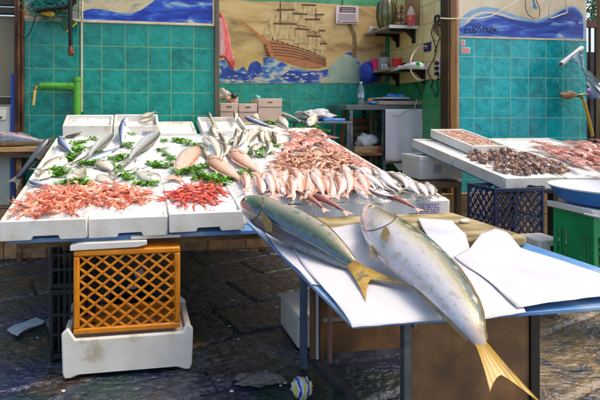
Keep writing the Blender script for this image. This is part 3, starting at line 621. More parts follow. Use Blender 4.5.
# shelves on the side wall
def wedge_shelf(u0_, v0_, u1_, v1_, lab, dep):
    pa, pb = PX(u0_, v0_, SX-.02), PX(u1_, v1_, SX-.02); z = (pa.z+pb.z)/2
    y0, y1 = min(pa.y, pb.y), max(pa.y, pb.y)
    t = thing('wall_shelf', lab, 'shelf', (SX, (y0+y1)/2, z))
    m = MB(); m.box(SX-dep, SX-.003, y0, y1, z-.012, z+.022); m.build('board', dark_shelf, t, bevel=.004)
    m = MB(); m.box(SX-dep, SX-.003, y0-.008, y0-.001, z-.016, z+.026); m.build('edge_strip', white_plastic, t)
    for k, y in enumerate((y0+.06*1, y1-.25)):
        m = MB(); m.box(SX-.035, SX-.003, y, y+.045, z-.2, z-.016); m.box(SX-dep+.06, SX-.035, y, y+.045, z-.045, z-.016)
        m.prism([(SX-.035, y+.012, z-.14), (SX-.035, y+.012, z-.045), (SX-.14, y+.012, z-.045)], (0, .02, 0)); m.build('bracket', black_iron, t, bevel=.003)
    return z, y0, y1
z1, ya, yb = wedge_shelf(417, 30, 389, 33.5, 'upper wall shelf holding jug, model ship and bottle', .42)
z2, yc, yd = wedge_shelf(427, 69, 389, 73, 'lower wall shelf crowded with red tub and white scale', .42)
def at_shelf(u, v, X): return PX(u, v, X)
# items on upper shelf
def onshelf(u, X, z):  # point on the shelf plane at depth line X under pixel column u
    d = ray(u, 50); tt = X/d.x; return Vector((X, CAM.y+d.y*tt, z+.022))
q = onshelf(386, SX-.3, z1); k_ = 1
t = thing('glass_jug', 'tall olive glass jug at the inner end of the upper shelf', 'jug', q)
olive = M('olive_glass', (92, 96, 52), (122, 122, 70), rough=.15, scale=9, coat=.6)
m = MB(); m.lathe([(.07, 0), (.1, .06), (.125, .18), (.12, .3), (.09, .38), (.06, .44), (.055, .52), (.07, .55)], q, 20); m.build('body', olive, t)
m = MB()
for k in range(10):
    a_ = k*.628; m.tube([q+Vector((r_*math.cos(a_), r_*math.sin(a_), z)) for r_, z in [(.075, .0), (.104, .06), (.129, .18), (.124, .3), (.094, .38)]], .006, 5)
m.build('wicker_cage', M('dark_wicker', (58, 54, 30), rough=.7), t)
q = onshelf(396.5, SX-.17, z1)
t = thing('model_ship', 'small brown model sailing ship with cream sails on the upper shelf', 'model ship', q)
m = MB(); m.prism([q+Vector(p) for p in [(-.16, -.03, .08), (-.1, -.03, .01), (.1, -.03, .0), (.16, -.03, .1), (.08, -.03, .06), (-.08, -.03, .06)]], (0, .07, 0)); m.build('hull', M('model_hull', (96, 30, 20), (120, 50, 30), rough=.4), t, bevel=.006)
m = MB()
for x_, zz in ((-.07, .34), (.0, .4), (.07, .34)): m.tube([q+Vector((x_, .005, .05)), q+Vector((x_, .005, zz))], .006, 6)
m.build('masts', M('mast_brown', (70, 30, 20), rough=.6), t)
msail = M('model_sail', (176, 140, 104), (110, 58, 40), pos=[.45, .55], rough=.7, scale=22)
for x_ in (-.07, 0, .07):
    for zz in (.1, .19, .27):
        m = MB(); w2 = .034-.005*(zz > .2)
        m.prism([q+Vector(p) for p in [(x_-w2, -.008, zz), (x_, -.02, zz-.006), (x_+w2, -.008, zz), (x_+w2*.8, -.008, zz+.06), (x_-w2*.8, -.008, zz+.06)]], (0, .004, 0)); m.build('sail', msail, t)
q = onshelf(411, SX-.14, z1)
t = thing('bottle', 'clear bottle of pink liquid with red cap on the upper shelf', 'bottle', q)
m = MB(); m.lathe([(.045, 0), (.05, .01), (.05, .12)], q, 18); m.build('liquid', M('pink_liquid', (206, 60, 84), (216, 90, 110), rough=.2), t)
m = MB(); m.lathe([(.05, .121), (.048, .16), (.03, .21), (.017, .235), (.016, .25)], q, 18); m.build('clear_top', M('cloudy_plastic', (196, 176, 150), rough=.25), t)
m = MB(); m.lathe([(.02, .25), (.02, .285), (.01, .29)], q, 14); m.build('cap', red_plastic, t)
m = MB(); m.box(q.x-.052, q.x-.03, q.y-.052, q.y-.04, q.z+.05, q.z+.1); m.build('label', M('yellow_label', (226, 180, 40), (210, 50, 40), rough=.5), t)
q = onshelf(375, SX-.36, z1)
m = MB(); m.tube([q+Vector((-.05, 0, .03)), q+Vector((.05, .02, .03))], .03, 12); m.tube([q+Vector((-.08, 0, .03)), q+Vector((-.051, 0, .03))], .036, 12, 1)
one(m, 'lamp_head', [grey_plastic, white_plastic], 'small grey roll with white end at the outer tip of the upper shelf', 'roll')
a_, b_ = PX(405, 26, SX-.008), PX(419.5, 30, SX-.008)
m = MB(); m.box(SX-.012, SX-.002, min(a_.y, b_.y), max(a_.y, b_.y), z1+.03, z1+.46)
one(m, 'backing_panel', M('brownish_perspex', (176, 140, 100), (156, 122, 84), rough=.25, scale=3), 'brownish clear panel on the wall behind the pink bottle', 'panel')
# lower shelf items
q = PX(370, 80, SX-.4)
m = MB(); q = onshelf(369, SX-.42, z2); m.ball(q+Vector((-.02, -.01, -.02)), .15, 8, 0, (.75, .7, 1.05)); m.ball(q+Vector((.08, .04, -.1)), .1, 8, 0, (1.3, .8, .6))
for v_ in m.v: v_ += Vector((mnoise.noise(v_*14), mnoise.noise(v_*14+Vector((5, 0, 0))), mnoise.noise(v_*14+Vector((0, 9, 0)))))*.03
one(m, 'plastic_bag', blue_bag, 'crumpled dark blue bag hanging at the end of the lower shelf', 'bag')
q = onshelf(374.5, SX-.36, z2)
m = MB(); m.box(q.x-.055, q.x+.06, q.y-.09, q.y+.02, q.z, q.z+.17)
one(m, 'box', pink_plastic, 'magenta box on the lower shelf beside the blue bag', 'box', bevel=.008)
q = onshelf(384, SX-.28, z2)
t = thing('coffee_tin', 'grey canister with dark lid beside the magenta box', 'canister', q)
m = MB(); m.lathe([(.075, 0), (.08, .01), (.08, .17), (.07, .18)], q+Vector((0, 0, 0)), 20); m.build('can', grey_plastic, t)
m = MB(); m.lathe([(.045, .181), (.045, .24), (.035, .255)], q, 16); m.build('lid', M('dark_olive_lid', (60, 54, 44), rough=.5), t)
m = MB(); m.box(q.x-.1, q.x-.03, q.y-.14, q.y-.11, q.z+.01, q.z+.07); m.build('label', white_plastic, t); 
m = MB(); m.box(q.x-.09, q.x-.075, q.y-.1415, q.y-.1405, q.z+.02, q.z+.06); m.box(q.x-.06, q.x-.05, q.y-.1415, q.y-.1405, q.z+.02, q.z+.05); m.build('print', ink, t)
q = onshelf(397, SX-.2, z2)
t = thing('tub', 'red plastic tub on the lower shelf', 'tub', q)
m = MB(); m.lathe([(.055, 0), (.06, .005), (.07, .13), (.074, .13), (.074, .138), (.064, .138), (.055, .02), (.0, .018)], q, 20); m.build('bowl', red_plastic, t)
m = MB()
for k in range(5): m.ball(q+Vector((.03*math.cos(k*1.3), .03*math.sin(k*1.3), .135)), .02, 5)
m.build('contents', M('orange_bits', (216, 120, 60), rough=.6), t)
m = MB(); q = onshelf(404.5, SX-.1, z2); m.ball(q+Vector((0, 0, .05)), .05, 8, 0, (1, 1, .8))
one(m, 'black_ball', black_plastic, 'small round black object behind the white scale', 'ball')
# white slicer / scale lying on the shelf front
q = onshelf(413, SX-.28, z2)
t = thing('hand_scale', 'white handheld scale with green screen lying on the lower shelf', 'scale', q)
m = MB()
m.tube([PX(391+31*x_, 71-5.5*math.sin(x_*1.9), SX-.40) for x_ in [k/12 for k in range(13)]], [.01, .016, .022, .028, .034, .04, .05, .06, .068, .072, .07, .058, .03], 14)
cz_ = {}
for i, v_ in enumerate(m.v):
    k_ = i//14; c_ = PX(391+31*k_/12, 71-5.5*math.sin(k_/12*1.9), SX-.40); m.v[i] = Vector((v_.x, v_.y, c_.z+(v_.z-c_.z)*.62))
m.build('body', white_plastic, t)
a_ = PX(416, 63, SX-.42); m = MB(); m.prism([PX(u, v, SX-.478) for u, v in [(415.4, 62.6), (419, 61.9), (420, 64.8), (416.4, 65.4)]], (.02, .0, 0)); m.build('screen', M('green_screen', (30, 190, 90), rough=.3), t)
# cables, socket, power strip on side wall
a_, b_ = PX(424, 43.5, SX-.012), PX(430.5, 50.6, SX-.012)
t = thing('wall_socket', 'small navy wall socket with open cover on the cream tiles', 'socket', a_)
m = MB(); m.box(SX-.02, SX-.001, min(a_.y, b_.y), max(a_.y, b_.y), b_.z, a_.z); m.build('frame', M('navy_socket', (30, 30, 110), rough=.4), t, bevel=.003)
yy = (a_.y+b_.y)/2; zz = (a_.z+b_.z)/2; m = MB(); m.box(SX-.026, SX-.0205, yy-.03, yy+.03, zz-.022, zz+.026); m.build('insert', M('ochre_insert', (150, 112, 60), rough=.6), t)
a_, b_ = PX(437, 58.5, SX-.03), PX(440, 74, SX-.03)
t = thing('power_strip', 'white power strip with black plugs hung on the side wall', 'power strip', a_)
m = MB(); m.box(SX-.04, SX-.005, b_.y, a_.y, b_.z, a_.z); m.build('body', white_plastic, t, bevel=.006)
for k in range(3):
    z_ = a_.z-.06-k*.065; y_ = (a_.y+b_.y)/2; m = MB(); m.lathe([(.024, 0), (.024, .03), (.015, .04)], (SX-.04, y_, z_), 12, R_=Matrix.Rotation(-math.pi/2, 3, 'Y')); m.build('plug' if k else 'switch', black_plastic if k else M('dark_red', (110, 20, 20), rough=.4), t)
def cable(pts, lab, mat, r, plane='X', off=.02, name='cable'):
    m = MB(); offs = off if isinstance(off, list) else [off]*len(pts); pp = [PX(u, v, SX-o_) if plane == 'X' else PY(u, v, plane) for (u, v), o_ in zip(pts, offs)]
    sm = []
    for i in range(len(pp)-1):
        p0, p1, p2, p3 = pp[max(i-1, 0)], pp[i], pp[i+1], pp[min(i+2, len(pp)-1)]
        for k in range(6):
            x_ = k/6; sm.append(.5*((2*p1)+(p2-p0)*x_+(2*p0-5*p1+4*p2-p3)*x_*x_+(3*p1-p0-3*p2+p3)*x_**3))
    sm.append(pp[-1]); m.tube(sm, r, 6); return one(m, name, mat, lab, 'cable')
for pts, lab in [([(436, 20), (433, 26), (431.5, 34), (434, 42), (436, 50), (434, 58), (430, 66), (428, 72), (431, 78)], 'dark cable running down from the wall hook toward the power strip'),
                 ([(437, 22), (441, 28), (442, 34), (439, 40), (437, 46), (434.5, 52)], 'dark cable loop on the right of the wall hook'),
                 ([(439, 73), (437, 82), (438, 90), (436, 97), (434, 92), (431, 87), (433, 80), (428, 80), (425, 82), (422, 92), (420, 94), (418.5, 89), (416, 85), (414, 82)], 'dark cable zigzagging over the green tiles above the desk'),
                 ([(441, 68), (443.5, 74), (442.5, 78), (436, 79.6)], 'short dark cable curling beside the power strip')]:
    cable(pts, lab, black_plastic, .0065)
m = MB(); q = PX(437, 19, SX-.03)
m.tube([q+Vector((0, .045*math.cos(a_*.5236), .045*math.sin(a_*.5236))) for a_ in range(13)], .014, 8)
for k in range(5): m.tube([q+Vector((-.005, -.03+.015*k, -.03)), q+Vector((-.02, -.06+.026*k, -.14-.02*(k % 2))), q+Vector((-.005, -.05+.02*k, -.24+.02*k))], .006, 5, 1)
one(m, 'cable_coil', [M('navy_ring', (26, 26, 60), rough=.4), wood], 'dark ring with a bundle of brown cords on the cream tiles', 'cable coil')
cable([(427, 46.5), (421, 46), (415, 51), (411, 59), (410.5, 68), (413, 75), (418, 79.5), (424, 80)], 'white cable arching over the lower shelf', white_cable, .009, off=[.03, .12, .3, .44, .45, .44, .3, .1])
cable([(440, 18), (446, 18.5), (452, 18.6), (468, 18.6), (480, 18.2), (492, 15.6), (502, 10), (512, 4), (522, -2)], 'cream cable crossing the post and sagging over the wave mural', white_cable, .007, plane=FY-.08)
cable([(526, -3), (525.4, 6), (528, 14), (534, 18), (539, 16), (539.5, 8), (536, 0), (534, -4)], 'brown cable loop hanging over the wave mural', M('tan_cable', (150, 120, 80), rough=.5), .006, plane=FY-.04)
cable([(553, -4), (549.6, 6), (549, 14), (551, 18), (560, 15), (567, 12), (565.5, 5), (566, -4)], 'cream cable loop over the right end of the wave', white_cable, .008, plane=FY-.05)
cable([(533, -3), (534, 3), (536.6, 8), (533, 6)], 'light blue ribbon hanging over the wave mural', M('sky_ribbon', (90, 160, 200), rough=.4), .012, plane=FY-.06, name='ribbon')

# ---- desk in the recess
Yd = 5.75
def dq(u, v): return PY(u, v, Yd)
A_, B_ = dq(346, 107.5), dq(437, 107.5); zt_ = A_.z
t = thing('work_desk', 'metal work desk against the side wall of the recess', 'desk', ((A_.x+B_.x)/2, Yd+.3, ZP))
m = MB(); m.box(A_.x, B_.x-.03, Yd-.02, Yd+.62, zt_-.03, zt_+.035); m.build('top', M('grey_desk_top', (104, 112, 104), (84, 92, 86), rough=.4, scale=5), t, bevel=.005)
for u, dy in ((351.5, 0), (351.5, .55), (384.5, 0), (384.5, .55), (433, 0), (433, .55)):
    q = dq(u, 150); m = MB(); m.box(q.x-.022, q.x+.022, Yd+dy, Yd+dy+.04, ZP, zt_-.03); m.build('leg', steel, t, bevel=.003)
m = MB(); q = dq(384, 162); m.box(q.x, B_.x-.05, Yd+.002, Yd+.04, dq(384, 164).z, dq(384, 160.6).z); m.build('rail', steel, t)
m = MB(); q = dq(351, 152); m.box(q.x, dq(384, 150).x, Yd+.0, Yd+.55, dq(351, 156).z, dq(351, 153.5).z); m.build('lower_shelf', wood, t)
m = MB(); z_ = dq(400, 103).z
m.box(dq(378, 100).x, B_.x+.01, Yd-.035, Yd+.4, zt_+.037, dq(400, 101).z)
one(m, 'work_board', M('pinkish_grey_board', (184, 164, 152), (160, 140, 128), rough=.5, scale=5), 'thick pinkish grey board lying on the desk', 'board', bevel=.006)
# hanging sheet
m = MB(); nx_, nz_ = 22, 16; xa, xb = dq(383.5, 110).x, dq(427.5, 110).x; za, zb = dq(400, 109).z, dq(400, 161).z
vs = [(xa+(xb-xa)*i/nx_, Yd-.045+.012*math.sin(i*.9)*(j/nz_), za+(zb-za)*j/nz_) for j in range(nz_+1) for i in range(nx_+1)]
m.add(vs, [(j*(nx_+1)+i, j*(nx_+1)+i+1, (j+1)*(nx_+1)+i+1, (j+1)*(nx_+1)+i) for j in range(nz_) for i in range(nx_)])
o = one(m, 'hanging_sheet', cloth_white, 'plain white sheet hanging over the front of the desk', 'sheet'); sm_ = o.modifiers.new('s', 'SOLIDIFY'); sm_.thickness = .006
m = MB(); q = [dq(393, 163), dq(408, 163), dq(400, 171.5)]; m.prism(q, (0, .02, 0))
one(m, 'cloth_corner', cloth_white, 'pointed cloth corner hanging below the desk rail', 'cloth')
# plank crates leaning under desk
for u, lab, rot_ in ((343, 'slatted wooden crate standing behind the left desk leg', .0),):
    t = thing('wooden_crate', lab, 'crate', PY(355, 160, Yd+.4))
    m = MB()
    for k in range(6): a_ = PY(348, 118+k*7, Yd+.5); b_ = PY(371, 123+k*7, Yd+.5); m.box(a_.x, b_.x, Yd+.5, Yd+.52, b_.z, b_.z+.065)
    m.build('slats', M('red_wood', (140, 84, 50), (110, 62, 38), rough=.6, scale=5), t, bevel=.003)
    m = MB(); a_ = PY(347, 112, Yd+.46); m.prism([PY(u, v, Yd+.46) for u, v in [(345, 106), (348, 106), (343.5, 148), (340, 148)]], (0, .03, 0)); m.build('upright', M('red_wood_dark', (120, 70, 44), rough=.6), t)
a_, b_ = PY(353, 146, Yd+.15), PY(377, 155, Yd+.15)
t = thing('wooden_box', 'pale wooden box with white rag on the desk lower shelf', 'box', (a_.x, Yd+.15, b_.z))
m = MB(); m.box(a_.x, b_.x, Yd+.1, Yd+.13, b_.z, a_.z); m.box(a_.x, a_.x+.02, Yd+.13, Yd+.4, b_.z, a_.z); m.box(b_.x-.02, b_.x, Yd+.13, Yd+.4, b_.z, a_.z); m.box(a_.x+.02, b_.x-.02, Yd+.13, Yd+.38, b_.z, b_.z+.02); m.build('boards', wood_pale, t, bevel=.003)
def rag(c, r, mat, name, lab, cat, sc=(1, 1, 1), n=9, amp=.35, f=1.6, seed=0):
    m = MB(); m.ball((0, 0, 0), 1, n)
    for i, v_ in enumerate(m.v):
        k_ = 1+amp*mnoise.noise(v_*f+Vector((seed, seed*2, 0)))+amp*.5*mnoise.noise(v_*f*2.7+Vector((seed, 3, 0)))
        m.v[i] = Vector((v_.x*r*sc[0]*k_, v_.y*r*sc[1]*k_, v_.z*r*sc[2]*k_))+Vector(c)
    return one(m, name, mat, lab, cat, angle=180)
rag(PY(366, 141, Yd+.25), .13, cloth_white, 'rag', 'crumpled white rag on the pale wooden box', 'rag', (1, .8, .75), 10, .6, 1.8, 3)
rag(PY(381, 150, Yd+.1), .06, M('red_rag', (186, 60, 50), rough=.8), 'rag', 'small red rag beside the white hanging sheet', 'rag', (.8, .8, 1), seed=8)
t = thing('metal_rack', 'pale perforated metal rack standing inside the desk', 'rack', PY(375, 150, Yd+.35))
for u in (371.5, 376): 
    q = PY(u, 150, Yd+.35); m = MB(); m.box(q.x-.02, q.x+.02, Yd+.35, Yd+.37, ZP, zt_-.04); m.build('upright', M('dim_tan_metal', (140, 124, 96), rough=.4, metal=.3), t)
for k in range(5):
    m = MB(); a_ = PY(376, 112+k*9, Yd+.33); m.box(a_.x, a_.x+.1, Yd+.32, Yd+.345, a_.z, a_.z+.03); m.build('bracket', steel, t)
# bottle, blue bag on desk
q = P(361, 105, zt_+.036); q = PY(361, 105, Yd+.2); q.z = zt_+.036
t = thing('water_bottle', 'clear plastic water bottle with blue label at the left of the desk', 'bottle', q)
clear = M('clear_plastic', (196, 214, 216), rough=.12, trans=.75)
m = MB(); m.lathe([(.038, 0), (.042, .01), (.042, .06), (.038, .07), (.042, .08), (.042, .2), (.03, .25), (.014, .275), (.014, .29)], q, 18); m.build('body', clear, t)
m = MB(); m.lathe([(.0435, .1), (.0435, .17)], q, 18); m.build('label', M('blue_white_label', (90, 140, 200), (220, 226, 230), rough=.4, scale=30), t)
m = MB(); m.lathe([(.018, .29), (.018, .315)], q, 12); m.build('cap', white_plastic, t)
q = PY(396, 98, Yd+.15); rag(q+Vector((0, 0, .0)), .12, light_blue_bag, 'plastic_bag', 'bright blue plastic bag lying on the pinkish desk board', 'bag', (1.35, .9, .5), 10, .45, 1.5, 5)
q = PY(374, 103, Yd+.1); rag(q, .05, light_blue_bag, 'plastic_bag', 'small blue plastic scrap beside the water bottle', 'bag', (1.5, .9, .5), 8, .4, 1.5, 2)
q = PY(370, 101, Yd+.16); rag(q, .035, M('orange_peel', (226, 120, 50), rough=.5), 'orange_scrap', 'small orange item between bottle and blue bag', 'scrap', seed=4)
m = MB(); a_, b_ = PY(379, 100, Yd+.05), PY(407, 99, Yd+.05); m.box(a_.x, b_.x, Yd-.01, Yd+.35, zt_+.115, zt_+.135)
one(m, 'cream_tray', cream_trim, 'thin cream tray under the bright blue bag', 'tray', bevel=.004)
cable([(417, 99), (416, 103), (414.6, 107), (416, 111), (412, 109), (404, 112), (398, 116), (392, 115)], 'clear wire hanging from the desk board across the white sheet', white_cable, .005, plane=Yd-.06)
# small side table at left of the desk
Ys = 5.55; a_, b_ = PY(318, 123, Ys), PY(352, 123, Ys)
t = thing('side_table', 'small metal table with papers left of the desk', 'table', ((a_.x+b_.x)/2, Ys+.2, ZP))
m = MB(); m.box(a_.x-.2, b_.x, Ys, Ys+.5, a_.z-.01, a_.z+.02); m.build('top', steel, t, bevel=.003)
for q in ((a_.x-.16, Ys+.03), (b_.x-.05, Ys+.03), (a_.x-.16, Ys+.44), (b_.x-.05, Ys+.44)): m = MB(); m.box(q[0], q[0]+.03, q[1], q[1]+.03, ZP, a_.z-.01); m.build('leg', steel, t)
rag(PY(315, 115.5, Ys+.25), .2, paper_mat, 'paper_heap', 'crumpled white wrapping paper on the small metal table', 'paper', (1.2, .9, .38), 10, .55, 1.6, 11)
m = MB(); q = PY(333, 121, Ys+.1); m.box(q.x-.16, q.x+.13, Ys+.02, Ys+.3, a_.z+.021, a_.z+.055); one(m, 'blue_tray', light_blue_bag, 'flat blue tray on the small metal table', 'tray', bevel=.01)
# cartons
Yc = 5.35
for (u0_, u1_, v0_, lab) in ((220, 238, 103, 'left pinkish carton behind the back tray'), (238.6, 257, 103.5, 'middle pinkish carton behind the back tray'), (258, 282, 98.5, 'tallest pinkish carton with lid seam at the right of its row')):
    a_, b_ = PY(u0_, v0_, Yc), PY(u1_, v0_, Yc)
    t = thing('carton', lab, 'carton', (a_.x, Yc, ZP), group='cartons behind the stall')
    m = MB(); m.box(a_.x+.004, b_.x-.004, Yc, Yc+.3, a_.z-.34, a_.z-.105); m.build('body', carton, t, bevel=.004)
    m = MB(); m.box(a_.x, b_.x, Yc-.006, Yc+.306, a_.z-.1, a_.z); m.build('lid', carton, t, bevel=.006)
    m = MB(); m.box((a_.x+b_.x)/2-.03, (a_.x+b_.x)/2+.03, Yc-.009, Yc-.0065, a_.z-.05, a_.z-.035); m.build('handle_slot', wood, t)
m = MB(); m.box(PY(218, 110, Yc).x, PY(286, 110, Yc).x, Yc-.03, Yc+.36, ZP, PY(250, 122, Yc).z-.01)
one(m, 'storage_chest', M('cream_chest', (206, 200, 184), rough=.5), 'low cream chest that the pinkish cartons stand on', 'chest', bevel=.01)
for i, (u, v, mat, lab) in enumerate([(224, 95, M('dull_cream_cloth', (190, 176, 160), rough=.85), 'dull cream crumpled cloth beside the grey post'), (232, 100, M('peach_cloth', (206, 168, 150), rough=.8), 'peach cloth heap on the leftmost carton'), (234, 96, black_plastic, 'black glove among the cloths on the cartons')]):
    rag(PY(u, v, Yc+.16-.06*i), [.075, .06, .035][i], mat, 'cloth' if i < 2 else 'glove', lab, 'cloth' if i < 2 else 'glove', (1.1, .7, .9), 9, .6, 1.9, 20+i)
rag(PY(257, 98.5, Yc+.2), .045, M('teal_bag', (60, 150, 160), rough=.4), 'teal_bag', 'small teal bag between two pinkish cartons', 'bag', seed=31)
# pink garment hanging on recess left edge
m = MB(); pts = [(219.4, 12), (222, 14), (226, 22), (229, 34), (231, 48), (235.5, 62), (233.5, 70), (230, 64), (227, 60), (225, 57), (221, 58), (219.4, 50)]
m.prism([PY(u, v, FY+.25) for u, v in pts], (0, .09, 0)); o = one(m, 'pink_garment', pink_cloth, 'pink garment hanging at the left edge of the recess', 'garment', bevel=.02)
m = MB(); m.prism([PY(u, v, FY+.22) for u, v in [(219.2, 17), (222, 19), (223.5, 30), (224.6, 44), (225, 56), (219.2, 56)]], (0, .03, 0)); one(m, 'white_garment', M('pale_pink_cloth', (220, 178, 176), (206, 150, 150), rough=.85, scale=9, st=(2, 2, 1)), 'pale pink towel hanging in front of the pink garment', 'towel', bevel=.01)
# ---- paper roll and plastic film on the right wall, tap
t = thing('film_roll', 'white roll of plastic film mounted on the turquoise wall', 'roll', PY(570, 64, FY-.1))
a_, b_ = PY(561, 64, FY-.2), PY(581.5, 48, FY-.1)
m = MB(); m.tube([a_, b_], .03, 16); m.build('roll', white_plastic, t)
m = MB(); m.tube([a_+(a_-b_).normalized()*.012, a_+(a_-b_).normalized()*.001], .02, 12); m.build('core', M('cardboard_core', (120, 80, 50), rough=.8), t)
film = M('clear_film', (206, 226, 236), rough=.18, trans=.85)
m = MB(); nn = 16; W2 = 8; top = [(566, 60.5), (572, 62), (582, 66), (590, 72), (602, 84), (612, 100)]; bot = [(580, 50), (584, 56), (583, 72), (588, 86), (598, 98), (610, 112)]
def lerp_path(pts, x): x *= (len(pts)-1); i = min(int(x), len(pts)-2); f_ = x-i; return (pts[i][0]*(1-f_)+pts[i+1][0]*f_, pts[i][1]*(1-f_)+pts[i+1][1]*f_)
vs = []
for i in range(nn+1):
    p, q = lerp_path(top, i/nn), lerp_path(bot, i/nn)
    for j in range(W2+1):
        k_ = j/W2; Yq = FY-.17-.5*(i/nn)+.03*math.sin(j*1.3+i*.5); vs.append(PY(p[0]*(1-k_)+q[0]*k_, p[1]*(1-k_)+q[1]*k_, Yq))
m.add(vs, [(i*(W2+1)+j, i*(W2+1)+j+1, (i+1)*(W2+1)+j+1, (i+1)*(W2+1)+j) for i in range(nn) for j in range(W2)])
o = m.build('film_sheet', film, t); sm_ = o.modifiers.new('s', 'SOLIDIFY'); sm_.thickness = .003
t = thing('wall_tap', 'old tap wrapped in pale rag on the turquoise wall', 'tap', PY(568, 96, FY-.1))
m = MB(); m.tube([PY(564, 96, FY-.02), PY(572, 95.5, FY-.09), PY(581, 96.4, FY-.13), PY(582.5, 99, FY-.14)], .014, 8); m.tube([PY(579, 95, FY-.13), PY(585, 94, FY-.14), PY(588, 94.4, FY-.14)], .009, 6); m.build('spout', brass, t)
m = MB(); m.ball(PY(568, 95, FY-.08), 1, 9)
c_ = PY(568, 95, FY-.08)
for i, v_ in enumerate(m.v):
    d = v_-c_; k_ = 1+.45*mnoise.noise(d*2.1+Vector((4, 1, 0))); m.v[i] = c_+Vector((d.x*.095*k_, d.y*.05*k_, d.z*.05*k_))
m.build('rag', M('dirty_pink_rag', (196, 156, 120), (160, 116, 84), rough=.85, scale=12, bump=.5), t)
m = MB(); m.tube([PY(583, 99, FY-.14), PY(586, 108, FY-.15), PY(589.5, 122, FY-.16), PY(592.5, 136, FY-.2)], .016, 8)
one(m, 'yellow_hose', yellow_hose, 'bright yellow hose hanging from the tap at the right', 'hose')

# ================================================================== BIG STALL
t = thing('market_stall', 'low sloping fish stall table under the white foam trays', 'stall', (.75, 3.9, 0))
def spl(x, y, dz=0): return Vector((x, y, sz(x, y)+dz))
m = MB(); a_ = spl(-.70, 2.78, -.135); m.par(a_, (2.64, 0, 0), spl(-.7, 4.72, -.135)-a_, (0, 0, .026)); m.build('table_board', blue_paint, t, bevel=.004)
for y_ in (2.84, 4.6): m = MB(); a_ = spl(-.66, y_, -.19); m.par(a_, (2.56, 0, 0), spl(-.66, y_+.06, -.19)-a_, (0, 0, .05)); m.build('crossbeam', wood, t)
for x_ in (-.55, 1.8):
    for y_ in (3.2, 4.6): m = MB(); m.box(x_, x_+.05, y_, y_+.05, -.01, sz(0, y_)-.14); m.build('leg', steel, t)
m = MB(); p1, p2, p3, p4 = PL(62, 124, 1.2, 4.5), PL(70, 150, 1.1, 4), 0, 0
m.par(spl(-.80, 3.5, -.13), (.066, 0, 0), spl(-.80, 4.9, -.13)-spl(-.80, 3.5, -.13), (0, 0, .03)); m.build('side_plank', green_strip, t, bevel=.004)
# trays -------------------------------------------------
def tray(o, a, b, c, wall=.022, label='', group=None, notch=True, mat=None, name='foam_tray', floor=.02, extra=None):
    """open foam box; o = front-left-bottom corner, a width, b depth, c height vectors"""
    o, a, b, c = map(Vector, (o, a, b, c)); la, lb, lc = a.length, b.length, c.length; ua, ub, uc = a/la, b/lb, c/lc
    T = thing(name, label, 'tray', o+a/2+b/2, group)
    m = MB()
    def side(p, d, L_, inn):
        pts = [p, p+d*(L_*.36), p+d*(L_*.38)+uc*.022, p+d*(L_*.66)+uc*.022, p+d*(L_*.68), p+d*L_, p+d*L_+c, p+c] if notch else [p, p+d*L_, p+d*L_+c, p+c]
        m.prism(pts, inn*wall)
    side(o, ua, la, ub); side(o+b-ub*wall, ua, la, ub)
    m2 = wall
    for p, inn in ((o+ub*m2, ua), (o+a+ub*m2-ua*wall, ua)): m.prism([p, p+ub*(lb-2*m2), p+ub*(lb-2*m2)+c, p+c], inn*wall)
    m.prism([o+ua*wall+ub*wall+uc*.024, o+a-ua*wall+ub*wall+uc*.024, o+a-ua*wall+b-ub*wall+uc*.024, o+ua*wall+b-ub*wall+uc*.024], uc*floor)
    m.build('shell', mat or foam_stained, T, bevel=.006)
    return T
def paperlabel(T, p, a, c, nm='label'):
    """printed slip stuck flat on a tray's face: p corner, a width, c height"""
    a, c = Vector(a), Vector(c); n_ = a.cross(c).normalized()*.0015; m = MB(); m.par(p, a, c, n_); T = m.build(nm, label_paper, T)
    m = MB(); random.seed(int(p[0]*1000))
    for k in range(6):
        x_ = .08
        while x_ < .88:
            w2 = random.uniform(.05, .16); m.par(p+a*x_+c*(.1+.14*k)+n_*1.3, a*min(w2, .92-x_), c*.06, n_*.4); x_ += w2+.05
    m.build('print', ink, T)
FRX = [(-.735, -.262, -.012, .0), (-.258, .195, .0, -.004), (.2, .652, -.012, .012)]
names = ['front row foam tray at the left corner, under the langoustines', 'front row foam tray above the amber crate', 'front row foam tray under the small red prawns']
for i, (xa, xb, dy, dz) in enumerate(FRX):
    tray((xa, 2.745+dy, .783+dz), (xb-xa, .004*(i-1), .004), (0, .62, .105), (0, -.004, .112), label=names[i], group='white foam trays on the big stall')
RRX = [(.662, 1.13), (1.136, 1.63), (1.636, 2.11)]
names = ['front foam tray hidden beside the first big fish', 'front foam tray under the pink fish, behind the cutting board', 'front foam tray at the right corner, with a printed label']
for i, (xa, xb) in enumerate(RRX):
    T = tray((xa, 2.86+.015*i, .80), (xb-xa, 0, 0), (0, .6, .114), (0, 0, .105), label=names[i], group='white foam trays on the big stall')
    if i == 2: paperlabel(T, Vector((1.87, 2.888, .812)), (.17, 0, 0), (0, 0, .085))
for k in range(2):
    y_ = 3.4+k*.63
    tray(spl(-.73, y_, -.1), (.46, 0, 0), (0, .61, .61*SL), (0, 0, .11), label=['left edge foam tray, second from the front', 'left edge foam tray, third from the front'][k], group='white foam trays on the big stall')
for k in range(3):
    y_ = 3.49+k*.5
    tray(spl(1.5, y_, -.1), (.46, 0, 0), (0, .49, .49*SL), (0, 0, .11), label=['right edge foam tray beside the silver mackerels', 'right edge foam tray beside the squid', 'right edge foam tray farthest back'][k], group='white foam trays on the big stall')
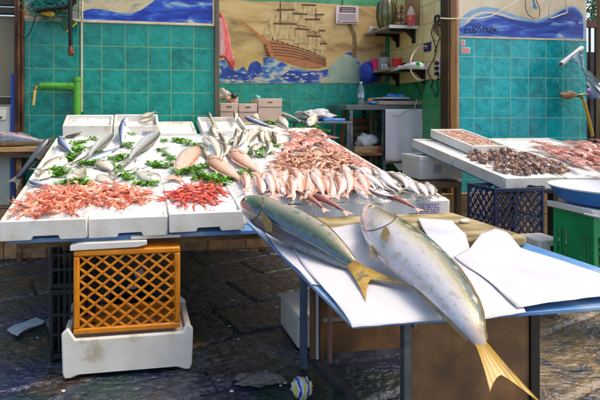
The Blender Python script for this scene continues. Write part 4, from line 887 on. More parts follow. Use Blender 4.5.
# back row boxes
def back_box(u0_, u1_, lab, h=.115, dep=.4, sl=.34, y0=4.7, dz=-.02, label=False, wall=.024):
    a_, b_ = PY(u0_, 132, y0), PY(u1_, 132, y0); zb = sz(0, y0)+dz
    T = tray((a_.x, y0, zb), (b_.x-a_.x, 0, 0), (0, dep, dep*sl), (0, -h*.1, h), label=lab, group='foam boxes along the back of the stall', notch=False, wall=wall)
    if label: paperlabel(T, Vector((b_.x-.17, y0-.006, zb+.02)), (.14, 0, 0), (0, 0, .06))
    return (a_.x, b_.x, y0, zb, h, dep, sl)
B1 = back_box(62.5, 112.5, 'leftmost back box, heaped with crushed ice', h=.13, dep=.31)
B2 = back_box(113.5, 159, 'second back box, with a lilac label and pale fish', h=.125, dep=.34, label=True)
B3 = back_box(160, 197, 'flat back tray level full of ice', h=.05, sl=.28)
B4 = back_box(203, 249, 'fourth back box, with ice and a row of slender fish', h=.09, y0=4.62, dep=.45, sl=.3)
B5 = back_box(250, 290, 'back tray behind the pale bream and parsley', h=.04, sl=.22, y0=4.66)
B6 = back_box(291, 330, 'rightmost flat tray along the back of the big stall', h=.04, sl=.2, y0=4.55)

# ------------------------------------------------------------------ fish factory
def interp(pts, x):
    for i in range(len(pts)-1):
        if x <= pts[i+1][0]:
            x0, y0 = pts[i]; x1, y1 = pts[i+1]; f_ = (x-x0)/(x1-x0); f_ = f_*f_*(3-2*f_)*.5+f_*.5; return y0+(y1-y0)*f_
    return pts[-1][1]
PROF = {'slender': [(0, .16), (.04, .42), (.12, .72), (.25, .95), (.38, 1), (.6, .82), (.8, .5), (.93, .3), (1, .27)],
        'deep': [(0, .12), (.04, .36), (.12, .68), (.25, .95), (.4, 1), (.6, .86), (.8, .48), (.92, .22), (1, .2)],
        'jack': [(0, .3), (.03, .5), (.1, .76), (.22, .96), (.36, 1), (.55, .88), (.75, .58), (.9, .3), (1, .2)]}
def fan(m, base, ax, sp, L_, spread, h0, fork=.5, th=.0016, n=10, k=5, mi=0, asym=0, nrm=None, pw=.85, sp0=None):
    """fin: fan from a base segment of height 2*h0 along sp, blown out along ax"""
    nrm = nrm or ax.cross(sp).normalized(); vs = []
    for side_ in (1, -1):
        for i in range(n+1):
            s_ = -1+2*i/n; reach = L_*((1-fork)+fork*abs(s_)**1.3)*(1+asym*s_)
            for j in range(k+1):
                q = j/k; rip = .0045*L_*math.sin(i*2.2)*q
                vs.append(base+ax*(reach*q)+((sp0*(s_*h0*(1-q))+sp*(s_*spread*q**pw)) if sp0 else sp*(s_*(h0+(spread-h0)*q**pw)))+nrm*(side_*th*(1-q*.75)+rip))
    w = k+1; fs = []
    for i in range(n):
        for j in range(k):
            a_ = i*w+j; fs.append((a_, a_+1, a_+w+1, a_+w)); b_ = (n+1)*w+a_; fs.append((b_, b_+w, b_+w+1, b_+1))
    for i in range(n): a_ = i*w+k; b_ = (n+1)*w+a_; fs.append((a_, b_, b_+w, a_+w))
    m.add(vs, fs, mi)
def make_fish(name, label, cat, spine, hs, ws, mat, finmat, prof='slender', tail=(.16, .5, .12), dors=(.3, .75, .03), anal=(.6, .8, .02), eye=.02, pect=.1, group=None, eyemat=None, ring=30, seg=16,
              gillmat=None, tailmat=None, lobes=None, tailc=None, big=False, updir=None, origin=(0, 0, 0), tail_asym=0, mid=0.0, dside=1, tailax=None, finblack=None):
    """spine: function x in 0..1 -> Vector (snout..tail root); hs half depth, ws half width (functions of x); dorsal = updir x tangent"""
    T = thing(name, label, cat, origin, group)
    up0 = updir or Vector((0, 0, 1))
    def fr(x):
        e = .01; p = spine(x); tg = (spine(min(1, x+e))-spine(max(0, x-e))).normalized()   # points to tail
        u_ = (up0-tg*up0.dot(tg)).normalized(); d = u_.cross(tg)*dside                      # dorsal
        return p, tg, u_, d.normalized()
    def surf(x, th, g=1.0):
        p, tg, u_, d = fr(x); q_ = max(0, min(1, (x-.12)/.1))*(1 if x < .236 else max(0, 1-(x-.236)/.012)); g = g*(1+.035*q_); h, w_ = hs(x)*g, ws(x)*g
        c = math.cos(th); s_ = math.sin(th)
        # slightly pinched toward back and belly
        return p+d*(h*c+mid*h)+u_*(w_*s_*(1-.12*c*c*(1 if c > 0 else .6)))
    m = MB(); vs = []; uv = []
    for i in range(ring+1):
        x = (i/ring); x = x**1.25 if i else 0.0
        for k in range(seg):
            th = 2*math.pi*k/seg; vs.append(surf(x, th)); uv.append((x, math.cos(th)*.5+.5))
    fs = [(i*seg+k, i*seg+(k+1) % seg, (i+1)*seg+(k+1) % seg, (i+1)*seg+k) for i in range(ring) for k in range(seg)]
    p, tg, u_, d = fr(0); vs.append(p-tg*hs(0)*.45); uv.append((0, .5)); fs += [(len(vs)-1, (k+1) % seg, k) for k in range(seg)]
    fs.append(tuple(ring*seg+k for k in range(seg))); m.add(vs, fs, 0, uv)
    # make the faces point outwards
    v0, v1, v2 = m.v[5*seg+2], m.v[5*seg+3], m.v[6*seg+3]
    if (v1-v0).cross(v2-v1).dot(v0-fr(.2)[0]) < 0: m.f = [tuple(reversed(f_)) for f_ in m.f]
    m.build('body', mat, T, angle=180, sub=1 if big else 0)
    p, tg, u_, d = fr(1); m = MB(); TL, fork, spd = tail
    if lobes:
        b0 = p-tg*.035; mid_ = (lobes[0]+lobes[1])/2; ax_ = (mid_-b0); sp_ = (lobes[1]-lobes[0])/2
        fan(m, b0, ax_.normalized(), sp_.normalized(), ax_.length, sp_.length, hs(1)*.95, fork, th=.005, nrm=u_, n=18, k=10, pw=1.25, sp0=d*(1 if d.dot(sp_) > 0 else -1))
    else: fan(m, p-tg*TL*.12, (tailax or tg), d, TL, spd, hs(1)*.95, fork, th=TL*.012+ws(1)*.12, asym=tail_asym, nrm=u_, n=14, k=6)
    m.build('tail_fin', tailmat or finmat, T, angle=60)
    def strip(x0, x1, hh, sgn, nm, mt):
        m = MB(); n_ = 14; vs = []
        for sd in (1, -1):
            for i in range(n_+1):
                q = i/n_; x = x0+(x1-x0)*q; p, tg, u_, d = fr(x); b_ = p+d*(sgn*hs(x)*.96+mid*hs(x)); hgt = hh*(math.sin(min(1, q*3.2)*math.pi/2)*(1-.62*q))*(1+.16*(i % 2))
                vs += [b_+u_*sd*hh*.05, b_+d*sgn*hgt+tg*hh*.45+u_*sd*hh*.015]
        fs = []
        for i in range(n_):
            a_ = 2*i; fs.append((a_, a_+1, a_+3, a_+2)); b_ = 2*(n_+1)+a_; fs.append((b_, b_+2, b_+3, b_+1)); fs.append((a_+1, b_+1, b_+3, a_+3))
        m.add(vs, fs); m.build(nm, mt, T, angle=60)
    if dors: strip(dors[0], dors[1], dors[2], 1, 'dorsal_fin', finmat)
    if anal: strip(anal[0], anal[1], anal[2], -1, 'anal_fin', finmat)
    for sd in (1,) if not big else (1, -1):
        m = MB(); x = .09 if prof != 'deep' else .12; th = math.pi/2*sd - (.1 if big else .28)*sd
        c = surf(x, th, .985); p, tg, u_, d = fr(x); n_ = (c-p).normalized()
        Rr = Matrix((tg, d, n_)).transposed()
        if Rr.determinant() < 0: Rr = Matrix((tg, -d, n_)).transposed()
        m.lathe([(eye*1.0, -.2*eye), (eye*.98, .08*eye), (eye*.62, .26*eye)], c, 14, 0, Rr); E_ = m.build('eye', eyemat or EYE, T); m = MB(); m.lathe([(eye*.6, .255*eye), (eye*.45, .36*eye), (eye*.01, .42*eye)], c, 12, 0, Rr); m.build('pupil', PUPIL, E_)
        if pect:
            m = MB(); x = .27; c = surf(x, math.pi/2*sd+.12*sd, 1.0); p, tg, u_, d = fr(x+.08)
            nn_ = (surf(x+.08, math.pi/2*sd+.2*sd)-p).normalized()
            fan(m, c+nn_*pect*.02, (tg*.93-d*.28+nn_*.16).normalized(), d*.9, pect, pect*.22, pect*.07, fork=-.35, th=pect*.012, nrm=nn_, n=8, k=5); m.build('pectoral_fin', finmat, T, angle=60)
        if gillmat:
            m = MB(); pts = []
            for i in range(13):
                q = i/12; th = (.16+.72*q)*math.pi*sd; x = .25-.1*(2*q-1)**2+.012; pts.append(surf(x, th, 1.004))
            rr = [.0008+hs(.25)*.018*math.sin(math.pi*(i+.5)/13) for i in range(13)]; m.tube(pts, rr, 6); m.build('gill_slit', gillmat, T)
    if gillmat:
        m = MB(); pts = [surf(q, .56*math.pi, 1.01) for q in (.004, .02, .045, .07)]; m.tube(pts, [hs(.2)*.016]*3+[hs(.2)*.006], 6); m.build('mouth', gillmat, T)
    return T
EYE = M('fish_eye_silver', (206, 200, 170), (176, 160, 110), rough=.2, scale=40, coat=.6)
EYED = M('fish_eye_gold', (206, 190, 140), rough=.2, coat=.6)
PUPIL = M('fish_pupil', (10, 10, 14), rough=.08, coat=.8)
def std_fish(name, label, cat, L_, hh, ww, mat, finmat, bend=0, prof='slender', group=None, **k):
    """fish lying along -x (tail) to +x (snout), dorsal +y, origin at mid body; total length L_ incl. tail"""
    tl = k.pop('tl', .17)*L_; body = L_-tl
    def spine(x): xx = L_/2-x*body; q = xx/L_*2; return Vector((xx, bend*L_*(q*q-.3), .02*L_*math.sin(q*2)*0))
    P_ = PROF[prof]
    return make_fish(name, label, cat, spine, lambda x: hh/2*interp(P_, x), lambda x: ww/2*interp(P_, x)**.9*(1-.35*x), mat, finmat, prof, tail=(tl*1.08, k.pop('fork', .5), k.pop('tspread', hh*.48)), group=group, updir=Vector((0, 0, 1)), dside=-1,
                     eye=k.pop('eye', .022)*L_, pect=k.pop('pect', .095)*L_, dors=k.pop('dors', (.3, .78, .028*L_)), anal=k.pop('anal', (.62, .82, .02*L_)), ring=k.pop('ring', 22), seg=12, gillmat=k.pop('gillmat', GILL), **k)
GILL = M('gill_dark', (90, 44, 40), (60, 30, 34), rough=.4, scale=30)
fin_grey = M('fin_grey', (120, 116, 104), (160, 152, 132), rough=.4, scale=60, st=(1, 6, 1), coat=.3)
fin_pink = M('fin_pink', (220, 160, 136), (232, 186, 160), rough=.4, scale=60, coat=.3)
bass_m = fish_mat('sea_bass_skin', [(.1, (238, 236, 228)), (.45, (208, 208, 204)), (.7, (156, 156, 146)), (.92, (92, 92, 82))], rv=.12)
blue_m = fish_mat('blue_bass_skin', [(.1, (238, 236, 232)), (.45, (196, 204, 222)), (.66, (120, 144, 190)), (.92, (52, 62, 92))], rv=.12)
bream_m = fish_mat('silver_bream_skin', [(.08, (240, 236, 222)), (.45, (230, 222, 202)), (.72, (190, 180, 152)), (.95, (120, 112, 90))], spots=(206, 196, 172), rv=.1)
pinkb_m = fish_mat('pink_bream_skin', [(.08, (240, 216, 198)), (.45, (234, 200, 172)), (.72, (222, 176, 142)), (.95, (176, 122, 92))], spots=(218, 166, 134), rv=.06, head=(196, 120, 96))
mullet_m = fish_mat('grey_mullet_skin', [(.1, (242, 234, 216)), (.42, (232, 218, 192)), (.66, (168, 146, 116)), (.9, (104, 84, 66))], rv=.16)
red_m = fish_mat('red_mullet_skin', [(.08, (248, 238, 230)), (.45, (244, 226, 210)), (.65, (236, 194, 166)), (.85, (220, 152, 116)), (.97, (180, 110, 80))], spots=(222, 128, 96), rv=.12, nv=.16)
mack_m = fish_mat('silver_mackerel_skin', [(.1, (244, 238, 232)), (.5, (236, 226, 216)), (.68, (206, 184, 168)), (.9, (120, 100, 86))], rv=.12)
squid_m = M('squid_skin', (170, 92, 78), (206, 132, 112), (236, 196, 180), pos=[.36, .5, .66], rough=.3, scale=26, rv=.12, coat=.6, bump=.2)
protos = {}
def mk(key, *a, **k): protos[key] = std_fish(*a, **k)
def place(key, hd, tl, label=None, group=None, surf=PS, lmax=None, flip=False, lift=0, wid=.5, face=.35, bump=True, up=None):
    """pixel of snout and of tail tip; the lower one in the photo lies on the ice, the other may be propped up if the fish is short"""
    pr, L0, W0, name, cat = protos[key]
    hd, tl = list(hd), list(tl)
    low, high = (tl, hd) if tl[1] >= hd[1] else (hd, tl)
    A = surf(*low, .02+lift); B = surf(*high, .02+lift); L_ = (A-B).length
    if lmax and L_ > lmax:
        d = ray(*high); dn = d.normalized(); t0 = (A-CAM).dot(dn); c0 = CAM+dn*t0; perp = (c0-A).length
        if perp < lmax: B = CAM+dn*(t0+math.sqrt(lmax*lmax-perp*perp))
        else: B = c0
        L_ = (A-B).length
    Hd, Tl = (B, A) if low is tl else (A, B)
    x = (Hd-Tl).normalized(); mid_ = (Hd+Tl)/2; up_ = (up or NRM)+(CAM-mid_).normalized()*face
    z = (up_-x*up_.dot(x)).normalized(); s_ = L_/L0
    if flip: z = -z
    y = z.cross(x); Rm = Matrix((x, y, z)).transposed()
    zz = (-z if flip else z)
    c = mid_+zz*(W0*s_*wid*.5)
    o = inst(pr, c, Rm, s_, label, group); o['category'] = cat
    if bump:
        for q in (.1, .3, .5, .7, .9):
            p_ = Tl.lerp(Hd, q); MOUNDS.append((p_.x, p_.y, p_.z-.024, .05+.16*W0*s_*2))
    return o
MOUNDS = []
def reg(key, L0, W0, T, name, cat): protos[key] = (T, L0, W0, name, cat)
def sf(key, name, cat, L0, hh, ww, mat, fin, bend, **k):
    T = std_fish(name, None, cat, L0, hh, ww, mat, fin, bend, **k); reg(key, L0, ww, T, name, cat)
# ---- individual fish on the left of the stall
sf('bass', 'sea_bass', 'fish', .45, .07, .05, bass_m, fin_grey, .05)
sf('bass2', 'sea_bass', 'fish', .45, .076, .05, blue_m, fin_grey, -.04)
sf('bream', 'silver_bream', 'fish', .36, .125, .06, bream_m, fin_grey, .03, prof='deep')
sf('pink', 'pink_bream', 'fish', .42, .112, .05, pinkb_m, fin_pink, .04, prof='deep', fork=.35)
sf('pinklong', 'pink_bream', 'fish', .5, .108, .055, pinkb_m, fin_pink, -.03, fork=.3)
GA = 'fish laid out among parsley on the left of the stall'
place('bass2', (59, 138), (75, 158), 'blue-silver fish nearest the left end of the ice box', GA, lmax=.5)
place('bass', (111, 135), (84, 163), 'slender dark-backed fish with head up, right of the leftmost parsley', GA, lmax=.62, flip=True)
place('bass2', (126, 151), (72, 168), 'long silver-blue fish lying nearly level in the left group', GA, lmax=.62)
place('bass2', (125, 118), (121, 152), 'blue-backed fish standing on its tail against the back boxes', GA, lmax=.46, face=1.2)
place('bass', (157, 134), (122, 168), 'big grey-backed fish pointing up right, before the lilac label', GA, lmax=.72, flip=True)
place('bream', (66, 160), (35, 174), 'pale fish at the left edge of the ice with tail to the left', GA, lmax=.4)
place('bream', (69, 183), (88, 167), 'pale round bream facing the camera above the langoustines', GA, lmax=.4)
place('bream', (97, 163), (117, 175), 'pale bream in the middle of the left group, upper one', GA, lmax=.38)
place('bream', (97, 177), (119, 186), 'pale bream in the middle of the left group, lower one', GA, lmax=.38, flip=True)
place('bass2', (28, 182), (57, 189), 'smooth pale blue fish at the left rim of the stall', GA, lmax=.36)
place('bass', (152, 169), (117, 175), 'grey fish with rounded head lying level above the langoustines', GA, lmax=.42)
place('bream', (160, 182), (132, 171), 'pale fish with raised forked tail above the langoustines', GA, lmax=.4)
place('bass', (88, 150), (70, 166), 'slim grey fish half under parsley at the left', GA, lmax=.4)
place('bass2', (107, 157), (92, 170), 'slim silver-blue fish between two parsley clumps in the left group', GA, lmax=.4)
place('bream', (52, 172), (34, 183), 'pale bream with its tail over the left rim of the stall', GA, lmax=.34)
place('bass', (140, 160), (112, 180), 'slim grey fish behind the rounded-head fish in the left group', GA, lmax=.5)
GP = 'large pinkish breams in the middle'
place('pink', (196, 148), (171, 184), 'broad pink bream with forked tail toward the camera', GP, lmax=.6, flip=True)
place('pinklong', (208, 158), (249, 189), 'pink fish left of two, its tail touching the first big fish', GP, lmax=.66)
place('pinklong', (230, 151), (268, 181), 'browner pink fish right of two beside the tan heap', GP, lmax=.66)
sf('mul', 'grey_mullet', 'fish', .3, .055, .045, mullet_m, fin_grey, .08); sf('mul2', 'grey_mullet', 'fish', .3, .055, .045, mullet_m, fin_grey, -.07)
sf('mul3', 'grey_mullet', 'fish', .3, .05, .04, mullet_m, fin_grey, .15); sf('mul4', 'grey_mullet', 'fish', .3, .062, .045, mullet_m, fin_grey, -.14)
LM = 'small brown-backed mullet in the fan of fish behind the pink breams'; GM = 'small mullets fanned out at mid stall'
for i, (h_, t_) in enumerate([((202, 139), (220, 152)), ((201, 146), (212, 162)), ((203, 151), (215, 166)), ((213, 137), (220, 166)), ((221, 134), (228, 152)), ((240, 130), (229, 146)), ((238, 137), (232, 153)), ((251, 130), (241, 146)), ((246, 132), (237, 150)), ((257, 131), (246, 150)),
                        ((260, 130), (264, 147)), ((258, 145), (252, 158)), ((266, 132), (273, 148)), ((269, 141), (267, 158)), ((212, 127), (216, 140)), ((262, 129), (256, 143)), ((274, 133), (278, 148)), ((227, 144), (223, 160))]):
    place(('mul', 'mul3', 'mul2', 'mul4')[i % 4], h_, t_, LM, GM, lmax=.36, flip=i % 3 == 0, lift=.012*(i % 3))
GB = 'fish along the back right of the stall'
place('bream', (245, 109), (262, 123), 'golden pale bream leaning at the back beside the fourth box', GB, lmax=.4, face=1.)
place('bass2', (244, 118), (276, 130), 'blue-bellied fish under the golden pale bream', GB, lmax=.5)
place('bass', (276, 113), (304, 123), 'grey fish lying across the back beside the parsley', GB, lmax=.5)
place('bream', (279, 118), (290, 131), 'short white bream in front of the grey back fish', GB, lmax=.3, face=1)
place('bream', (309, 127), (318, 112), 'white-bellied bream at the back right corner', GB, lmax=.34, face=1.)
place('bass', (303, 113), (320, 124), 'dark fish behind the white-bellied bream', GB, lmax=.4)
# fish in back boxes
def box_surf(B, lift):
    x0, x1, y0, zb, h, dep, sl = B
    return lambda u, v, off=0: PL(u, v, zb+h*.62+off+lift, y0, sl)
place('bream', (142, 118), (157, 112), 'pale fish in the second back box, upper one', 'fish inside the back boxes', surf=box_surf(B2, .03), lmax=.3, bump=False)
place('bream', (140, 123), (155, 118), 'pale fish in the second back box, lower one', 'fish inside the back boxes', surf=box_surf(B2, .03), lmax=.3, bump=False)
place('mul', (236, 112), (234, 124), 'short grey fish at the right wall of the fourth back box', 'fish inside the back boxes', surf=box_surf(B4, .03), lmax=.3, bump=False)
for k in range(6):
    place('mul2', (207.5+k*.9, 112+k*2.6), (212+k*1.5, 116+k*2.9), 'slender fish in the row along the left wall of the fourth back box', 'slender fish row in the fourth back box', surf=box_surf(B4, .03+.0*k), lmax=.24, bump=False)
# pink red mullets front right
sf('red', 'red_mullet', 'fish', .3, .05, .042, red_m, fin_pink, .05, fork=.3); sf('red2', 'red_mullet', 'fish', .3, .054, .044, red_m, fin_pink, -.05, fork=.3)
sf('red3', 'red_mullet', 'fish', .3, .058, .046, red_m, fin_pink, .13, fork=.3); sf('red4', 'red_mullet', 'fish', .27, .046, .04, red_m, fin_pink, -.12, fork=.35)
sf('gur', 'red_gurnard', 'fish', .4, .06, .06, fish_mat('gurnard_skin', [(.1, (206, 160, 144)), (.5, (178, 112, 92)), (.9, (128, 72, 58))], rv=.08), fin_pink, .04, fork=.2)
GR = 'pink red mullets along the front right edge'; LR = 'plump pink and orange mottled fish in the row at the front right'
k = 0
for row_, (v0_, v1_) in enumerate([(172, 195), (180, 204)]):
    for i in range(15):
        u = 249+i*7.8+row_*4; dv = -i*.35*row_ + (3 if i < 4 and row_ else 0)*-1
        h_ = (u+random.uniform(-4, 4), v0_+random.uniform(-3, 3)+dv); t_ = (u+random.uniform(-4, 9)+i*.25, v1_+random.uniform(-2, 2)+dv)
        if row_ == 1 and i < 2: continue
        if i % 3 == 1: h_, t_ = t_, h_
        place(('red', 'red2', 'red3', 'red4')[random.randrange(4)], h_, t_, LR, GR, lmax=.37, flip=bool(k % 2), lift=.015+.01*row_+random.uniform(0, .03), face=random.uniform(-.1, .7)); k += 1
place('gur', (300, 194), (329, 214), 'dark pink long fish whose tail hangs toward the cutting board', 'long pink fish at the front edge', lmax=.6, lift=.03)
place('gur', (268, 181), (282, 199), 'brownish pink fish lying behind the first big fish', 'long pink fish at the front edge', lmax=.5, lift=.045)
place('gur', (312, 196), (352, 217), 'long reddish fish drooping over the front foam tray', 'long pink fish at the front edge', lmax=.7, lift=.03)
# silver mackerels right corner
sf('mk', 'silver_mackerel', 'fish', .38, .08, .055, mack_m, fin_grey, .05); sf('mk2', 'silver_mackerel', 'fish', .38, .085, .055, mack_m, fin_grey, -.05)
sf('mk3', 'silver_mackerel', 'fish', .38, .07, .05, mack_m, fin_grey, .13); sf('mk4', 'silver_mackerel', 'fish', .4, .076, .052, mack_m, fin_grey, -.11)
GK = 'silver mackerels piled at the right corner'; LK = 'silver fish with dark back in the right corner pile'
for i, (h_, t_) in enumerate([((349, 177), (372, 191)), ((358, 178), (380, 194)), ((365, 176), (388, 193)), ((373, 178), (398, 196)), ((380, 176), (404, 196)), ((392, 174), (411, 193)), ((387, 179), (408, 198)), ((399, 176), (415, 195)), ((408, 181), (421, 199)), ((413, 183), (425, 200)), ((419, 185), (430, 201)), ((366, 190), (400, 199)), ((372, 194), (414, 203)), ((354, 186), (386, 196)), ((430, 186), (434, 199)), ((424, 184), (440, 200)), ((343, 168), (360, 182)), ((352, 167), (371, 182)), ((362, 169), (383, 184)), ((371, 171), (392, 186)), ((378, 172), (400, 188))]):
    place(('mk', 'mk3', 'mk2', 'mk4')[i % 4], h_, t_, LK, GK, lmax=.42, flip=i % 2 == 0, lift=.02+.014*(i % 3), face=random.uniform(.0, .8))
place('gur', (386, 196), (423, 213), 'slim pink fish whose tail hangs over the labelled foam tray', 'long pink fish at the front edge', lmax=.6, lift=.03)
# ------------------------------------------------------------------ squid
def make_squid(label=None):
    T = thing('squid', label, 'squid'); m = MB(); n = 14; rg = []
    for i in range(15):
        x = i/14; r_ = interp([(0, .004), (.12, .022), (.35, .036), (.75, .04), (1, .032)], x); rg.append((Vector((-.17+x*.26, 0, 0)), r_))
    m.tube([a for a, b in rg], [b for a, b in rg], n); 
    for i, v_ in enumerate(m.v): m.v[i] = Vector((v_.x, v_.y, v_.z*.62))
    m.build('mantle', squid_m, T, angle=180)
    for s_ in (1, -1):
        m = MB(); m.prism([(-.17, 0, .004), (-.12, s_*.055, .004), (-.06, s_*.06, .004), (-.03, s_*.03, .004), (-.05, 0, .004)], (0, 0, .004)); m.build('fin', squid_m, T, bevel=.001)
    m = MB(); m.ball((.105, 0, 0), .026, 7, 0, (1.2, 1, .8)); m.build('head', squid_m, T)
    for s_ in (1, -1): m = MB(); m.ball((.11, s_*.022, .008), .009, 6); m.build('eye', PUPIL, T)
    for k in range(7):
        m = MB(); a_ = (k-3)*.2; pts = [Vector((.125+.022*j, (k-3)*.006+math.sin(a_)*.024*j+.004*math.sin(j*1.7+k), .004*math.sin(j+k))) for j in range(6)]; m.tube(pts, [.007*(1-j/6.5) for j in range(6)], 6); m.build('tentacle', squid_m, T)
    return T
reg('squid', .42, .06, make_squid(), 'squid', 'squid')
GS = 'squid around the tan heap'
for i, (h_, t_, lab) in enumerate([((296, 137), (314, 148), 'reddish squid upper right of the tan heap'), ((282, 158), (296, 143), 'reddish squid with broad flap left of the tan heap'), ((304, 133), (324, 144), 'reddish squid at the back near the stall edge'), ((316, 142), (345, 155), 'long reddish squid along the right stall edge'), ((322, 150), (352, 163), 'reddish squid partly under the tan heap at its right'), ((300, 152), (316, 139), 'dark reddish squid behind the tan heap'), ((345, 158), (372, 173), 'reddish squid at the lower right rim'), ((330, 140), (310, 130), 'pale reddish squid nearest the back right corner'), ((288, 148), (304, 136), 'mottled squid lying over two others left of the tan heap'), ((324, 157), (342, 147), 'mottled squid halfway along the right stall edge'), ((336, 152), (360, 166), 'long pale squid between tan heap and mackerels'), ((290, 132), (300, 142), 'small reddish squid in front of the parsley at the back'), ((352, 168), (334, 160), 'pinkish squid lying on the right side of the tan heap')]):
    place('squid', h_, t_, lab, GS, lmax=.5, lift=.02)

# ------------------------------------------------------------------ shrimps
def make_shrimp(name, cat, mats, parts=True, curl=2.0, fat=1.0, legs=True, claw=False):
    """unit-length shrimp on its side: head +x, curl in the xy plane"""
    T = thing(name, None, cat) if parts else None
    pts = []; p = Vector((.42, 0, 0)); a_ = math.pi
    nseg = 16
    for i in range(nseg+1):
        x = i/nseg; pts.append(p.copy()); bend = 0 if x < .3 else curl*(1/nseg)*(1+.6*x)
        a_ += bend; p = p+Vector((math.cos(a_), math.sin(a_), 0))*(1.05/nseg)
    rad = [interp([(0, .018), (.08, .06), (.22, .088), (.36, .085), (.6, .066), (.85, .036), (1, .022)], i/nseg)*fat*(1+(.09 if (i > 5 and i % 2) else 0)) for i in range(nseg+1)]
    m = MB(); m.tube(pts, rad, 8)
    m.tube([pts[1]+Vector((0, -.03, 0)), pts[0]+Vector((.07, -.035, .0)), pts[0]+Vector((.17, -.07, .0))], [.02, .012, .003], 4)
    if legs:
        for i in range(5):
            b_ = pts[1+i]; s_ = -1
            m.tube([b_+Vector((0, .05*fat*1, 0)), b_+Vector((.03, .13, .03*(i % 2))), b_+Vector((.09-.03*i, .2, 0))], [.011, .008, .003], 3, 1)
        for i in range(4):
            b_ = pts[8+i*2]; d = (b_-Vector((0, .3, 0))).normalized(); m.tube([b_, b_-d*.1+Vector((.02, 0, 0))], [.018, .005], 3, 1)
    if claw:
        for s_ in (1, -1):
            b_ = pts[1]; m.tube([b_+Vector((0, .04, .03*s_)), b_+Vector((.14, .12, .05*s_)), b_+Vector((.27, .1, .05*s_)), b_+Vector((.4, .08, .04*s_))], [.014, .018, .026, .005], 5, 1)
    if not parts:
        m.ball(pts[1]+Vector((.03, -.02, .05*fat)), .022, 4, 2)
        e = pts[-1]; d = (pts[-1]-pts[-2]).normalized()
        for s_ in (-.5, 0, .5): m.prism([e, e+Matrix.Rotation(s_+.2, 3, 'Z') @ d*.13, e+Matrix.Rotation(s_-.2, 3, 'Z') @ d*.13], (0, 0, .012))
        for s_ in (1, -1): m.tube([pts[0], pts[0]+Vector((.14, .05*s_, .03)), pts[0]+Vector((.25, .2*s_, .02))], [.008, .006, .003], 3, 1)
        return m
    m.build('body', mats, T, angle=70)
    m = MB(); e = pts[-1]; d = (pts[-1]-pts[-2]).normalized()
    for k, s_ in enumerate((-.7, -.35, 0, .35, .7)):
        a1, a2 = Matrix.Rotation(s_+.16, 3, 'Z') @ d*.15, Matrix.Rotation(s_-.16, 3, 'Z') @ d*.15; m.prism([e-d*.02, e+a1*.85, e+(a1+a2)*.55, e+a2*.85], (0, 0, .01+.002*k))
    m.build('tail_fan', mats, T)
    for s_ in (1, -1):
        m = MB(); m.ball(pts[1]+Vector((.035, -.02, .055*fat*s_)), .024, 5); m.build('eye', PUPIL, T)
        m = MB(); m.tube([pts[0]+Vector((.0, 0, .02*s_)), pts[0]+Vector((.16, .05*s_, .05)), pts[0]+Vector((.3, .16*s_, .04)), pts[0]+Vector((.38, .34*s_, .0)), pts[0]+Vector((.34, .5*s_, -.02))], [.009, .007, .006, .005, .003], 4); m.build('antenna', mats[1], T)
    return T
shr_m = [M('pink_shrimp_shell', (228, 104, 66), (238, 164, 128), (246, 214, 192), rough=.25, scale=11, rv=.14, coat=.5, pos=[.38, .5, .64]), M('pink_shrimp_leg', (228, 92, 56), (240, 170, 140), rough=.35, scale=8, rv=.1), PUPIL]
red_mm = [M('red_prawn_shell', (198, 56, 40), (226, 100, 76), (242, 166, 142), rough=.22, scale=12, rv=.16, coat=.5, pos=[.38, .52, .68]), M('red_prawn_leg', (200, 40, 30), (226, 90, 60), rough=.35, scale=8, rv=.1), PUPIL]
tan_mm = [M('tan_shrimp_shell', (150, 90, 62), (208, 148, 112), (238, 206, 182), rough=.28, scale=9, rv=.22, coat=.4, pos=[.36, .5, .66]), M('tan_shrimp_leg', (196, 130, 90), rough=.4, rv=.15), PUPIL]
pale_mm = [M('pale_shrimp_shell', (232, 196, 174), (222, 170, 146), rough=.35, scale=4, rv=.14, coat=.4), M('pale_shrimp_leg', (226, 180, 160), rough=.4, rv=.1), PUPIL]
def inside(px, u, v):
    r_ = False; j = len(px)-1
    for i in range(len(px)):
        if (px[i][1] > v) != (px[j][1] > v) and u < (px[j][0]-px[i][0])*(v-px[i][1])/(px[j][1]-px[i][1])+px[i][0]: r_ = not r_
        j = i
    return r_
def edge_d(W, x, y):
    d = 9
    for i in range(len(W)):
        a, b = W[i], W[(i+1) % len(W)]; ax, ay = b[0]-a[0], b[1]-a[1]; t_ = max(0, min(1, ((x-a[0])*ax+(y-a[1])*ay)/(ax*ax+ay*ay))); d = min(d, math.hypot(x-a[0]-ax*t_, y-a[1]-ay*t_))
    return d
